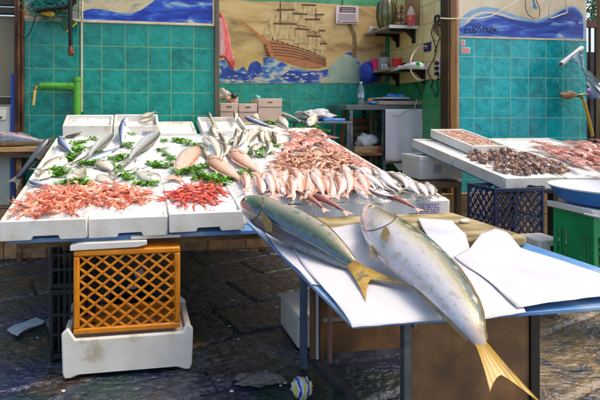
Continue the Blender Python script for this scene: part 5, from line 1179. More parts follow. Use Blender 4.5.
def heap(tmpls, poly, n, size, label, group, cat, surf=PS, zf=sz, hmax=.06, w_edge=.15, ang=None, layers=3, tilt=.35, name=None, seed=1):
    rs = random.Random(seed); W = [(surf(u, v).x, surf(u, v).y) for u, v in poly]
    x0, x1, y0, y1 = min(p[0] for p in W), max(p[0] for p in W), min(p[1] for p in W), max(p[1] for p in W)
    cnt = 0; pts = []
    tries = 0
    while cnt < n and tries < 60000:
        tries += 1
        x, y = rs.uniform(x0, x1), rs.uniform(y0, y1)
        if not inside(W, x, y): continue
        lay = cnt*layers//n; e = edge_d(W, x, y)
        if lay and e < w_edge*.5*lay/layers: continue
        md = size*(.26 if lay < layers-1 else .3)
        if tries < 30000 and any((x-a)**2+(y-b)**2 < md*md and l_ == lay for a, b, l_ in pts): continue
        pts.append((x, y, lay))
        h = hmax*min(1, e/w_edge)**.7; z = zf(x, y)+.015+h*(lay+.6)/layers+rs.uniform(-.004, .006)
        if cnt % 1 == 0 and lay == layers-1: MOUNDS.append((x, y, zf(x, y)+h*.45, .05))
        a_ = (ang(x, y) if ang else 0)+rs.uniform(-math.pi, math.pi)*(1 if not ang else .16)
        Rm = Matrix.Rotation(a_, 3, 'Z') @ Matrix.Rotation(rs.uniform(-tilt, tilt), 3, 'Y') @ Matrix.Rotation(rs.uniform(-.6, .6)+(math.pi if rs.random() < .5 else 0), 3, 'X')
        Rm = Matrix.Rotation(math.atan(SL), 3, 'X') @ Rm
        tp = rs.choice(tmpls); s_ = size*rs.uniform(.82, 1.15)
        if isinstance(tp, tuple):       # a plain mesh thing
            o = bpy.data.objects.new(name, tp[0]); COL.objects.link(o); tag(o, label, cat, group)
            o.matrix_world = Matrix.Translation((x, y, z)) @ Rm.to_4x4() @ Matrix.Diagonal((s_, s_, s_, 1))
        else: inst(tp, Vector((x, y, z)), Rm, s_, label, group)
        cnt += 1
sA = make_shrimp('langoustine', 'shrimp', shr_m, True, 1.7, 1.0, True, True); sB = make_shrimp('langoustine', 'shrimp', shr_m, True, .9, .95, True, True)
heap([sA, sB], [(18, 215), (30, 203), (44, 197), (70, 194), (105, 193), (138, 195), (146, 200), (145, 206), (128, 208.5), (98, 210), (78, 213), (56, 217), (36, 218), (25, 217)], 185, .15, 'raw pale pink langoustine with black eyes in the heap at the left front', 'langoustines heaped at the left front', 'shrimp', hmax=.06, w_edge=.12, seed=3)
rA = make_shrimp('red_prawn', 'shrimp', red_mm, True, 1.9, .95, True); rB = make_shrimp('red_prawn', 'shrimp', red_mm, True, 1.0, .9, True)
heap([rA, rB], [(163, 202), (170, 195), (184, 191), (200, 188), (212, 190), (226, 193), (222, 199), (220, 206), (206, 210), (188, 210), (172, 208)], 80, .12, 'glossy bright red prawn in the small heap on the third tray', 'red prawns heaped on the third tray', 'shrimp', hmax=.05, w_edge=.1, seed=4)
def plain_mesh(m, name, mats):
    o = m.build(name, mats, loc=(0, 0, 0), angle=70); me = o.data; bpy.data.objects.remove(o); return (me,)
tA = plain_mesh(make_shrimp('x', 'x', tan_mm, False, 1.2, 1.4), 'tan_shrimp', tan_mm); tB = plain_mesh(make_shrimp('x', 'x', tan_mm, False, .6, 1.25), 'tan_shrimp', tan_mm)
heap([tA, tB], [(266, 175), (272, 164), (282, 159), (300, 157), (314, 152), (330, 152), (346, 156), (362, 165), (374, 174), (352, 179), (330, 179), (300, 180), (278, 178)], 290, .115, 'small tan shrimp in the wide heap in the middle of the stall', 'tan shrimps heaped at mid stall', 'shrimp', hmax=.075, w_edge=.18, layers=3, name='tan_shrimp', seed=5)

# ------------------------------------------------------------------ parsley sprigs
def parsley_mesh(seed, n=34):
    rs = random.Random(seed); m = MB()
    for k in range(n):
        c = Vector((max(-.075, min(.075, rs.gauss(0, .04))), max(-.05, min(.05, rs.gauss(0, .026))), rs.uniform(.0, .035))); 
        if k % 4 == 0: m.tube([(c.x*.2, c.y*.2, 0), c], [.0025, .0015], 4)
        for j in range(5):
            a_ = rs.uniform(0, 6.28); l = rs.uniform(.012, .026); d = Vector((math.cos(a_), math.sin(a_), rs.uniform(-.25, .7)))*l; w_ = Vector((-math.sin(a_), math.cos(a_), rs.uniform(-.3, .3)))*l*.42
            m.add([c, c+d*.4+w_, c+d*.65+w_*.5, c+d*.85+w_*.7, c+d, c+d*.85-w_*.7, c+d*.65-w_*.5, c+d*.4-w_], [(0, 1, 2, 3, 4, 5, 6, 7)])
    o = m.build('parsley_sprig', parsley_mat, loc=(0, 0, 0), smooth=False); me = o.data; bpy.data.objects.remove(o); return me
PM = [parsley_mesh(s_) for s_ in range(4)]
spr = [(76, 146, 1), (83, 144, .8), (91, 141, .9), (78, 153, 1.3), (73, 160, 1.4), (84, 152, 1.1), (68, 161, 1), (58, 172, 1.3), (64, 176, 1.1), (54, 177, 1), (90, 167, 1.2), (97, 166, 1), (76, 185, 1.2), (86, 187, 1), (98, 158, .8), (66, 186, 1), (121, 160, 1.1), (127, 152, 1.1), (131, 146, .8), (117, 162, 1), (123, 176, 1.1), (129, 181, 1), (115, 170, .9), (148, 187, 1), (138, 186, .8),
       (180, 143, 1.2), (187, 145, 1), (176, 141, .8), (196, 147, .8), (164, 142, .7), (162, 150, .5), (160, 155, .9), (166, 157, .7), (154, 167, 1.2), (163, 168, 1), (172, 166, .8), (171, 129, .4), (171, 160, .9),
       (182, 179, 1.3), (189, 177, 1.2), (196, 175, 1.1), (203, 171, .8), (204, 164, .7), (206, 181, 1.3), (214, 183, 1.3), (222, 185, 1.2), (198, 181, 1.2), (230, 182, 1), (244, 176, 1.1), (248, 179, .8),
       (257, 158, 1.1), (262, 153, .9), (253, 152, .8), (259, 160, .8), (238, 148, .8), (230, 149, .7), (272, 147, 1), (276, 152, .8), (272, 158, .6), (267, 122, 1), (273, 124, 1.1), (279, 122, .9), (284, 120, .7), (261, 121, .7), (276, 118, .8), (300, 128, 1), (306, 130, 1), (312, 127, .9), (318, 128, .8), (299, 150, .6), (325, 131, .7), (284, 130, .6), (287, 146, .5), (96, 150, .7), (105, 160, .7), (140, 160, .6), (145, 155, .6)]
ORDER = []
for i, (u, v, s_) in enumerate(spr):
    p = PS(u, v, 0); rs = random.Random(i)
    o = bpy.data.objects.new('parsley_sprig', PM[i % 4]); COL.objects.link(o)
    side_ = 'left' if u < 160 else ('middle' if u < 250 else 'right')
    tag(o, 'fresh green curly parsley sprig tucked among the fish on the ice', 'parsley', 'parsley sprigs on the ice')
    ORDER.append((o, p, s_, rs.uniform(0, 6.28)))

# ------------------------------------------------------------------ crushed ice
def ice_mat():
    m, nt, b = nodes('crushed_ice'); L = nt.links; tc = N(nt, 'ShaderNodeTexCoord')
    v = N(nt, 'ShaderNodeTexVoronoi'); v.inputs['Scale'].default_value = 95; v.inputs['Randomness'].default_value = 1; L.new(tc.outputs['Object'], v.inputs['Vector'])
    r = ramp(nt, [(0, hexc(204, 212, 220)), (.35, hexc(230, 230, 226)), (1, hexc(238, 236, 230))]); L.new(v.outputs['Color'], r.inputs[0]); L.new(r.outputs[0], b.inputs['Base Color'])
    b.inputs['Roughness'].default_value = .25; b.inputs['Subsurface Weight'].default_value = .12; b.inputs['Subsurface Scale'].default_value = .02; b.inputs['Subsurface Radius'].default_value = (.6, .8, 1)
    bumpnode(nt, b, v.outputs['Distance'], .55, .01); return m
ICE = ice_mat()
xs = np.arange(-.71, 2.092, .009); ys = np.arange(2.775, 4.78, .009); X_, Y_ = np.meshgrid(xs, ys)
MZ = np.full(X_.shape, -1.0)
for (mx, my, mz, mr_) in MOUNDS:
    i0, i1 = np.searchsorted(xs, mx-3*mr_), np.searchsorted(xs, mx+3*mr_); j0, j1 = np.searchsorted(ys, my-3*mr_), np.searchsorted(ys, my+3*mr_)
    if i1 <= i0 or j1 <= j0: continue
    sub = (slice(j0, j1), slice(i0, i1)); g = np.exp(-((X_[sub]-mx)**2+(Y_[sub]-my)**2)/(2*mr_*mr_)); base = sz(0, Y_[sub])
    MZ[sub] = np.maximum(MZ[sub], (mz-base)*g)
MZ = np.clip(MZ, 0, .16)
XR = np.where(Y_ > 3.485, 1.944, 2.09); edge = np.minimum(np.minimum(X_+.71, XR-X_), Y_-2.775+.11*np.clip((X_-.66)*50, 0, 1)*-1); ef = np.clip(edge/.06, 0, 1)
IZ = sz(0, Y_)-.012+ef*(.01+.02*fbm(X_*7, Y_*7, 3, 2))+MZ*ef*.9+.02*(fbm(X_*20, Y_*20, 3, 4)-.5)+.0028*(np.random.rand(*X_.shape)-.5)
tag(grid_obj('crushed_ice', xs, ys, IZ, ICE, keep=(X_ <= XR+.012) & ((X_ < .66) | (Y_ > 2.885))), 'layer of white crushed ice covering the whole big stall', 'ice', kind='stuff')
def ice_h(x, y):
    i = min(max(int((x+.71)/.009), 0), IZ.shape[1]-1); j = min(max(int((y-2.775)/.009), 0), IZ.shape[0]-1); return float(IZ[j, i])
for o, p, s_, a_ in ORDER:
    # march the sprig's own column onto the real ice height
    o.matrix_world = Matrix.Translation((p.x, p.y, max(ice_h(p.x, p.y), p.z-.01))) @ Matrix.Rotation(a_, 4, 'Z') @ Matrix.Diagonal((s_*.9, s_*.9, s_*.95, 1))
def box_ice(B, fill, lab, heapy=.03, seed=0):
    x0, x1, y0, zb, h, dep, sl = B; w_ = .026
    xs = np.arange(x0+w_, x1-w_, .011); ys = np.arange(y0+w_, y0+dep-w_, .011); X, Y = np.meshgrid(xs, ys)
    e = np.minimum(np.minimum(X-xs[0], xs[-1]-X), np.minimum(Y-ys[0], ys[-1]-Y))
    Z = zb+sl*(Y-y0)+h*fill+heapy*np.clip(e/.12, 0, 1)**.7+.028*(fbm(X*14, Y*14, 4, seed)-.5)*(heapy/.03)**.5+.006*(np.random.rand(*X.shape)-.5)
    tag(grid_obj('box_ice', xs, ys, Z, ICE), lab, 'ice', kind='stuff')
box_ice(B1, .7, 'crushed ice heaped in the leftmost back box', .05, 1); box_ice(B2, .45, 'crushed ice in the second back box', .02, 2); box_ice(B3, .8, 'level crushed ice in the flat back tray', .012, 3)
box_ice(B4, .5, 'crushed ice in the fourth back box', .015, 4); box_ice(B5, .7, 'crushed ice in the back tray near the parsley', .015, 5); box_ice(B6, .7, 'crushed ice in the rightmost back tray', .015, 6)

# ---- left plank with big fish
Yk = 4.9; e_ = PY(47, 147, Yk)
t = thing('side_bench', 'wooden plank bench at the left edge carrying a large fish', 'bench', (e_.x-.4, Yk+.1, 0))
m = MB(); m.box(e_.x-.9, e_.x, Yk-.03, Yk+.2, e_.z-.045, e_.z); m.build('plank', wood_pale, t, bevel=.006)
m = MB(); m.box(e_.x-.9, e_.x-.01, Yk-.01, Yk+.02, e_.z-.1, e_.z-.047); m.build('rail', wood, t)
for dx in (-.75, -.3): m = MB(); m.box(e_.x+dx, e_.x+dx+.05, Yk+.02, Yk+.07, 0, e_.z-.1); m.build('leg', wood, t)
big_m = fish_mat('big_silver_skin', [(.1, (170, 150, 150)), (.35, (96, 108, 140)), (.5, (140, 144, 146)), (.7, (150, 146, 128)), (.85, (140, 122, 90))], spots=(90, 88, 84), rv=.02, scale=60, metal=.05)
def spB(x): a_, b_ = PY(-30, 138, Yk+.07), PY(46, 141, Yk+.07); p = a_.lerp(b_, x); p.z = e_.z+.075+.02*math.sin(x*3.1)-.035*x; return p
T = make_fish('large_fish', 'large grey-silver fish lying on the wooden bench at the far left', 'fish', spB, lambda x: .085*interp(PROF['slender'], x), lambda x: .075*interp(PROF['slender'], x), big_m, fin_grey, tail=(.1, .4, .09), dors=(.3, .7, .03), eye=.014, pect=.1, updir=Vector((0, -1, 0)), dside=-1, gillmat=GILL, origin=(e_.x-.4, Yk+.07, e_.z))
def spT(x):
    a_, b_, c_ = PY(48, 140, 4.75), PY(34, 158, 4.6), PY(18, 178, 4.55); return (a_*(1-x)**2+b_*2*x*(1-x)+c_*x*x)
T = make_fish('long_fish', 'thin blue-grey fish draped down from the bench end', 'fish', spT, lambda x: .012+.034*math.sin(min(1, x*2.2+.25)*math.pi/2)*(1-.72*x), lambda x: .014+.02*math.sin(min(1, x*2.2+.2)*math.pi/2)*(1-.7*x), fish_mat('eel_skin', [(.1, (84, 90, 104)), (.5, (64, 70, 84)), (.9, (44, 48, 56))], rv=.02, metal=.05), fin_grey, tail=(.11, .5, .06), dors=(.3, .7, .012), anal=None, eye=.01, pect=0, updir=Vector((0, -1, 0)), dside=1, origin=(-.9, 4.6, 1.0))
m = MB(); m.tube([PY(44, 150, 4.7), PY(56, 143, 4.66), PY(70, 137.5, 4.62), PY(80, 134, 4.6)], [.02, .028, .016, .005], 8)
m.tube([PY(60, 141, 4.66), PY(68, 136, 4.66), PY(82, 132, 4.62)], [.012, .01, .003], 6); m.tube([PY(38, 160, 4.6), PY(45, 151, 4.65), PY(52, 146, 4.68)], [.03, .034, .02], 8)
one(m, 'fish_tail_strip', M('dark_fish_skin', (96, 92, 70), (66, 62, 52), rough=.35, scale=18, coat=.4), 'dark brown dried tail lying across the stall corner by the bench', 'fish tail')

# ================================================================== FRONT TABLE
TX0, TX1, TY0, TY1, TZ = .66, 1.925, 1.352, 2.71, .85
t = thing('cutting_table', 'low table with blue top carrying two big fish', 'table', (1.35, 2.1, 0))
m = MB(); m.box(TX0, TX1, TY0, TY1, TZ-.014, TZ); m.build('table_top', blue_paint, t, bevel=.003)
m = MB(); m.box(TX0+.2, TX1-.1, TY0+.3, TY1-.05, TZ-.031, TZ-.0145); m.build('subframe', panel_brown, t)
g = lambda u, v, Y: PY(u, v, Y)
def rpost(x, y, w_, mat, nm='leg', z1=TZ-.031, z0=0): m = MB(); m.box(x, x+w_, y, y+w_, z0, z1); m.build(nm, mat, t, bevel=.002)
rpost(.965, 2.62, .035, M('blue_grey_leg', (96, 114, 142), (110, 126, 150), rough=.35, metal=.3)); rpost(1.106, 1.80, .034, steel); rpost(1.70, 1.80, .045, M('black_brown_leg', (40, 32, 28), (26, 22, 20), rough=.5)); rpost(1.74, 2.62, .035, steel)
# the lower-left rail runs slightly askew between the left legs
m = MB(); a_, b_ = Vector((1.003, 2.64, .04)), Vector((1.11, 1.82, .04)); m.par(a_, b_-a_, (.04, .005, 0), (0, 0, .045)); m.build('rail', steel, t, bevel=.003)
m = MB(); m.box(1.0, 1.74, 2.63, 2.66, .04, .08); m.build('back_rail', steel, t)
m = MB(); m.box(1.145, 1.698, 1.808, 1.828, .012, TZ-.031); m.build('front_panel', panel_brown, t)
m = MB(); m.box(1.02, 1.74, 2.6, 2.615, .3, TZ-.031); m.build('upper_back_panel', panel_brown, t); m = MB(); m.box(1.02, 1.74, 2.585, 2.602, .1, .275); m.build('lower_back_panel', panel_brown, t)
for dx, mt in ((.028, panel_brown), (.05, M('white_strip', (206, 204, 204), rough=.5)), (.075, panel_brown)):
    m = MB(); m.box(.975+dx, .975+dx+.016, 2.56-dx*.2, 2.6-dx*.2, .09, TZ-.031); m.build('upright_strip', mt, t)
m = MB(); m.box(1.085, 1.098, 2.5, 2.53, .09, TZ-.04); m.build('pink_upright', M('rosy_metal', (150, 112, 104), rough=.4), t)
m = MB(); m.lathe([(.009, 0), (.009, .006), (.003, .008)], (1.155, 1.806, PY(407, 327, 1.8).z), 10, R_=Matrix.Rotation(math.pi/2, 3, 'X')); m.build('screw', steel, t)
# cutting board
bx0, bx1, by0, by1 = .83, 1.87, 2.0, 2.54
m = MB(); m.box(bx0, bx1, by0, by1, TZ+.002, TZ+.055)
one(m, 'cutting_board', board_mat, 'thick worn yellowish cutting board with brown stains', 'cutting board', bevel=.014)
m = MB(); q = P(464, 223, TZ+.056); m.ball(q+Vector((0, 0, .01)), .022, 6, 0, (1.3, .8, .6))
for v_ in m.v: v_ += Vector((mnoise.noise(v_*60), mnoise.noise(v_*60+Vector((3, 0, 0))), 0))*.006
one(m, 'fish_scrap', M('white_scrap', (226, 220, 208), rough=.4), 'small white scrap on the cutting board', 'scrap')
# papers
def sup(x, y):
    if bx0-.0 < x < bx1 and by0 < y < by1: b = TZ+.055
    else:
        d = math.hypot(max(bx0-x, 0, x-bx1), max(by0-y, 0, y-by1)); b = TZ+.055*max(0, 1-d/.07)
    dx = max(TX0-x, 0); dy = max(TY0-y, 0); d = max(dx, dy)
    return b-d*.35-d*d*1.5
def paper(quad, lift, lab, wav=.006, seed=0, n=44, curl=None):
    m = MB(); c = [P(u, v, TZ) for u, v in quad]; vs = []
    for j in range(n+1):
        for i in range(n+1):
            s_, r_ = i/n, j/n; p = (c[0]*(1-s_)+c[1]*s_)*(1-r_)+(c[3]*(1-s_)+c[2]*s_)*r_
            p.x += .008*math.sin(r_*7+seed)*(1 if i in (0, n) else 0)
            z = sup(p.x, p.y)+lift+wav*(.5+.5*mnoise.noise(Vector((p.x*4+seed, p.y*4, 0))))+.0035*abs(mnoise.noise(Vector((p.x*11+seed*3, p.y*9, 1))))
            if curl: z += curl(s_, r_)
            vs.append((p.x, p.y, z))
    m.add(vs, [(j*(n+1)+i, j*(n+1)+i+1, (j+1)*(n+1)+i+1, (j+1)*(n+1)+i) for j in range(n) for i in range(n)])
    o = one(m, 'wrapping_paper', paper_mat, lab, 'paper', 'white wrapping paper sheets on the table', angle=180); sm_ = o.modifiers.new('s', 'SOLIDIFY'); sm_.thickness = .0012
paper([(256, 224), (300, 236), (398, 298), (309, 285)], .002, 'white paper sheet under the first big fish, hanging past the left edge', seed=1, wav=.004)
paper([(290, 248), (378, 233), (441, 321), (351, 328.5)], .008, 'white paper sheet between the two big fish, front left corner', seed=2, wav=.004)
paper([(418, 231), (452, 234), (527, 315), (464, 323)], .014, 'white paper sheet just right of the second big fish', seed=3, wav=.005)
paper([(455, 262), (495, 243), (650, 298), (519, 314)], .02, 'large clean white paper sheet on the right of the table', seed=4, wav=.007, curl=lambda s_, r_: .006*math.sin(s_*5)*(1-r_))

# the two big amberjacks
def cat(pts, x):
    n_ = len(pts)-1; x = min(max(x, 0), 1)*n_; i = min(int(x), n_-1); f_ = x-i; p0, p1, p2, p3 = pts[max(i-1, 0)], pts[i], pts[i+1], pts[min(i+2, n_)]
    return .5*((2*p1)+(p2-p0)*f_+(2*p0-5*p1+4*p2-p3)*f_*f_+(3*p1-p0-3*p2+p3)*f_**3)
def hermite(tab, x): return interp(tab, x)
jack1 = fish_mat('amberjack_back_skin', [(.05, (130, 140, 156)), (.2, (84, 98, 122)), (.285, (56, 74, 104)), (.3, (166, 150, 92)), (.325, (168, 150, 92)), (.34, (56, 88, 136)), (.46, (76, 98, 114)), (.56, (66, 78, 64)), (.7, (104, 114, 84)), (.86, (156, 146, 118)), (1, (184, 166, 140))], spots=(84, 116, 88), rv=.0, scale=150, nv=.035, rough=.24, bs=.2, metal=.12, coat=.8)  # pale back paints in a sun glint, dark belly paints in shade
jack2 = fish_mat('amberjack_belly_skin', [(.05, (204, 206, 222)), (.3, (222, 218, 218)), (.54, (220, 212, 204)), (.66, (206, 192, 158)), (.76, (164, 152, 96)), (.86, (100, 106, 68)), (1, (60, 70, 52))], spots=(196, 186, 172), rv=.0, scale=150, nv=.045, rough=.24, bs=.2, tailc=(196, 168, 150), metal=.12, coat=.8)
finy = M('yellow_fin', (176, 132, 40), (196, 160, 56), (120, 96, 50), pos=[.38, .55, .7], rough=.4, scale=18, coat=.3)
finb = M('brown_yellow_fin', (116, 96, 50), (150, 124, 66), rough=.4, scale=26, coat=.3)
tailm2 = M('tail_pink_yellow', (176, 130, 20), (190, 150, 44), (150, 100, 80), pos=[.4, .52, .64], rough=.4, scale=9, coat=.15)
def smooth_tab(pts): return lambda x: max(.002, float(np.interp(x, [p[0] for p in pts], [p[1] for p in pts])))
def sm(tab):
    f_ = smooth_tab(tab); return lambda x: sum(f_(min(1, max(0, x+d))) for d in (-.05, -.025, 0, .025, .05))/5 if x > .02 else f_(x)
S2 = [P(368, 208, .985), P(381, 226, .985), P(405, 250, .965), P(431, 272, .945), P(458, 304, .925), P(471, 326, .90), P(483, 349, .86)]
H2 = [(0, .026), (.05, .058), (.17, .09), (.33, .108), (.5, .088), (.67, .056), (.83, .036), (.93, .018), (1, .012)]
T = make_fish('amberjack', 'large silver-white fish with yellow fins, tail hanging over the table front', 'fish', lambda x: cat(S2, x), sm(H2), (lambda f_: (lambda x: f_(x)*(1-.6*x**7)))(sm([(a, b*.62+.004) for a, b in H2])), jack2, finb, 'jack', tail=(.15, .36, .085), dors=(.42, .93, .009), anal=(.5, .9, .014), eye=.018, pect=.105,
              big=True, gillmat=M('blood_gill', (110, 40, 40), (70, 30, 36), rough=.3, scale=20), dside=1, updir=Vector((-.5, -.3, .85)).normalized(), origin=P(431, 270, TZ), ring=44, seg=28, tailmat=tailm2, lobes=(P(490, 392, .80), P(546, 408, .78)), eyemat=EYED)
# pelvic fin
m = MB(); a_ = P(371, 246, .95); fan(m, a_, (P(376, 264, .93)-a_).normalized(), Vector((1, .2, 0)).normalized(), .11, .02, .008, .0, .002); m.build('pelvic_fin', finb, T, angle=60)
S1 = [P(246, 203, .975), P(263, 212, .975), P(289, 225, .955), P(316, 239, .935), P(339, 255, .905), P(354, 266, .885)]
H1 = [(0, .04), (.05, .064), (.2, .085), (.4, .09), (.6, .08), (.8, .05), (1, .017)]
T = make_fish('amberjack', 'large olive and blue fish with yellow side stripe, left of the white one', 'fish', lambda x: cat(S1, x), sm(H1), (lambda f_: (lambda x: f_(x)*(1-.6*x**7)))(sm([(a, b*.72+.004) for a, b in H1])), jack1, finb, 'jack', tail=(.15, .42, .12), dors=(.4, .93, .007), anal=(.56, .9, .009), eye=.017, pect=.13,
              big=True, gillmat=M('dark_gill', (80, 60, 50), (50, 40, 36), rough=.3, scale=20), dside=1, updir=Vector((-.75, -.6, .5)).normalized(), origin=P(300, 232, TZ), ring=44, seg=28, tailmat=finy, lobes=(P(366, 301, .868), P(414, 288, .885)), eyemat=EYED)

# ================================================================== CRATES under the stall
def lattice(mb, o, a, c, n_, sp_, bw, th, slope=1.0, mi=0):
    """diagonal bars clipped to the rectangle o + s*a + r*c, raised by n_*th"""
    la, lc = a.length, c.length; ua, uc = a/la, c/lc
    for sg in (1, -1):
        k = -lc/slope
        k0 = -int(lc/slope/sp_)-1
        for i in range(k0, int(la/sp_)+2+int(lc/slope/sp_)):
            b = i*sp_; # line r = slope*(s-b) (or mirrored)
            seg = []
            s0, s1 = b, b+lc/slope
            if sg < 0: f_ = lambda s: lc-slope*(s-b)
            else: f_ = lambda s: slope*(s-b)
            sa, sb_ = max(0, s0), min(la, s1)
            if sb_-sa < bw*1.5: continue
            p, q = o+ua*sa+uc*f_(sa), o+ua*sb_+uc*f_(sb_); d = (q-p).normalized(); w_ = n_.cross(d).normalized()*bw
            mb.par(p-w_/2+n_*(.0017 if sg > 0 else .0017+th*.15), q-p, w_, n_*th, mi)
def frame(mb, o, a, c, n_, w_, th, mi=0):
    ua, uc = a.normalized(), c.normalized()
    mb.par(o, a, uc*w_, n_*th, mi); mb.par(o+c-uc*w_, a, uc*w_, n_*th, mi); mb.par(o+uc*w_, ua*w_, c-uc*2*w_, n_*th, mi); mb.par(o+a-ua*w_+uc*w_, ua*w_, c-uc*2*w_, n_*th, mi)
# foam base box under amber crate
ba, bb = PY(62.5, 372, 2.73), PY(192, 356, 2.73)
T = thing('foam_box', 'deep white foam box on the ground under the amber crate', 'foam box', ((ba.x+bb.x)/2, 2.95, 0))
m = MB(); x0, x1 = ba.x, bb.x
prof_ = [(x0+.01, .0), (x0+.05, .0), (x0+.1, .018), (x1-.1, .018), (x1-.05, .0), (x1-.01, .0), (x1, .03), (x1+.006, .235), (x1-.03, .265), (x1-.06, .215), (x0+.07, .215), (x0+.03, .28), (x0-.006, .25), (x0, .03)]
m.prism([(x, 2.72, z+.004) for x, z in prof_], (0, .03, 0)); m.prism([(x, 3.12, z+.004) for x, z in prof_], (0, .03, 0))
m.box(x0, x0+.035, 2.752, 3.118, .004, .235); m.box(x1-.035, x1, 2.752, 3.118, .004, .235); m.box(x0+.037, x1-.037, 2.752, 3.118, .03, .2)
m.build('shell', foam_stained, T, bevel=.012)
ca, cb2, cc = PY(73, 334, 2.725), PY(180.5, 327.5, 2.725), PY(73, 250, 2.725)
T = thing('plastic_crate', 'amber yellow lattice crate standing on its side on the foam box', 'crate', ((ca.x+cb2.x)/2, 2.9, .24))
W_, Hc, D_ = cb2.x-ca.x, .475, .33; z0 = .238; x0 = ca.x; Yf = 2.735
for (o_, a_, c_, n_) in ((Vector((x0, Yf, z0)), Vector((W_, 0, 0)), Vector((0, 0, Hc)), Vector((0, 1, 0))), (Vector((x0, Yf+D_-.02, z0)), Vector((W_, 0, 0)), Vector((0, 0, Hc)), Vector((0, 1, 0)))):
    m = MB(); frame(m, o_, a_, c_, n_, .034, .02); m.build('rim', yellow_plastic, T, bevel=.009)
    if n_.y > 0 and o_.y < Yf+.1:
        m = MB(); i_ = .02; lattice(m, o_+Vector((i_, .004, i_)), Vector((W_-2*i_, 0, 0)), Vector((0, 0, Hc-2*i_)), n_, .088, .0125, .016, .8); m.build('front_lattice', yellow_plastic, T, bevel=.002)
for nm, o_, a_, c_, n_ in (('left_wall', Vector((x0, Yf+.021, z0)), Vector((0, D_-.042, 0)), Vector((0, 0, Hc)), Vector((1, 0, 0))), ('right_wall', Vector((x0+W_-.012, Yf+.021, z0)), Vector((0, D_-.042, 0)), Vector((0, 0, Hc)), Vector((1, 0, 0))),
                           ('bottom_wall', Vector((x0+.013, Yf+.021, z0)), Vector((W_-.026, 0, 0)), Vector((0, D_-.042, 0)), Vector((0, 0, 1))), ('top_wall', Vector((x0+.013, Yf+.021, z0+Hc-.012)), Vector((W_-.026, 0, 0)), Vector((0, D_-.042, 0)), Vector((0, 0, 1)))):
    m = MB(); frame(m, o_, a_, c_, n_, .028, .012); lattice(m, o_+a_.normalized()*.02+c_.normalized()*.02, a_-a_.normalized()*.04, c_-c_.normalized()*.04, n_, .09, .012, .009, .8); m.build(nm, yellow_plastic, T)
for i, (u, v, r_) in enumerate([(136, 272, .035), (128, 282, .03)]):
    q = PY(u, v, 3.45); m = MB(); m.lathe([(r_*.7, 0), (r_, r_*1.8), (r_*.92, r_*1.8), (r_*.6, .008)], (q.x, 3.45, q.z-r_), 14, R_=Matrix.Rotation(1.1+i, 3, 'Y')); one(m, 'paper_cup', white_plastic, ['upper white cup seen through the amber crate', 'lower white cup seen through the amber crate'][i], 'cup')
m = MB(); q = PY(132, 287, 3.45); m.box(q.x-.16, q.x+.16, 3.36, 3.6, 0, q.z-.005); one(m, 'dark_box', black_plastic, 'low dark box behind the amber crate carrying white cups', 'box', bevel=.01)
# foam pieces under the tray, on top of the crate
m = MB(); a_ = PY(70, 248, 2.73); m.prism([(a_.x, 2.73, .717), (a_.x+.37, 2.73, .722), (a_.x+.43, 2.73, .735), (a_.x+.43, 2.73, .757), (a_.x+.05, 2.73, .757), (a_.x+.0, 2.73, .745)], (0, .22, 0))
one(m, 'foam_wedge', foam, 'flat white foam wedge between amber crate and trays', 'foam wedge', bevel=.003)
m = MB(); a_ = PY(120, 246, 2.715); m.box(a_.x+.06, a_.x+.35, 2.76, 2.98, .7605, .779)
one(m, 'foam_slab', foam, 'thin white foam slab over the foam wedge', 'foam slab', bevel=.003)
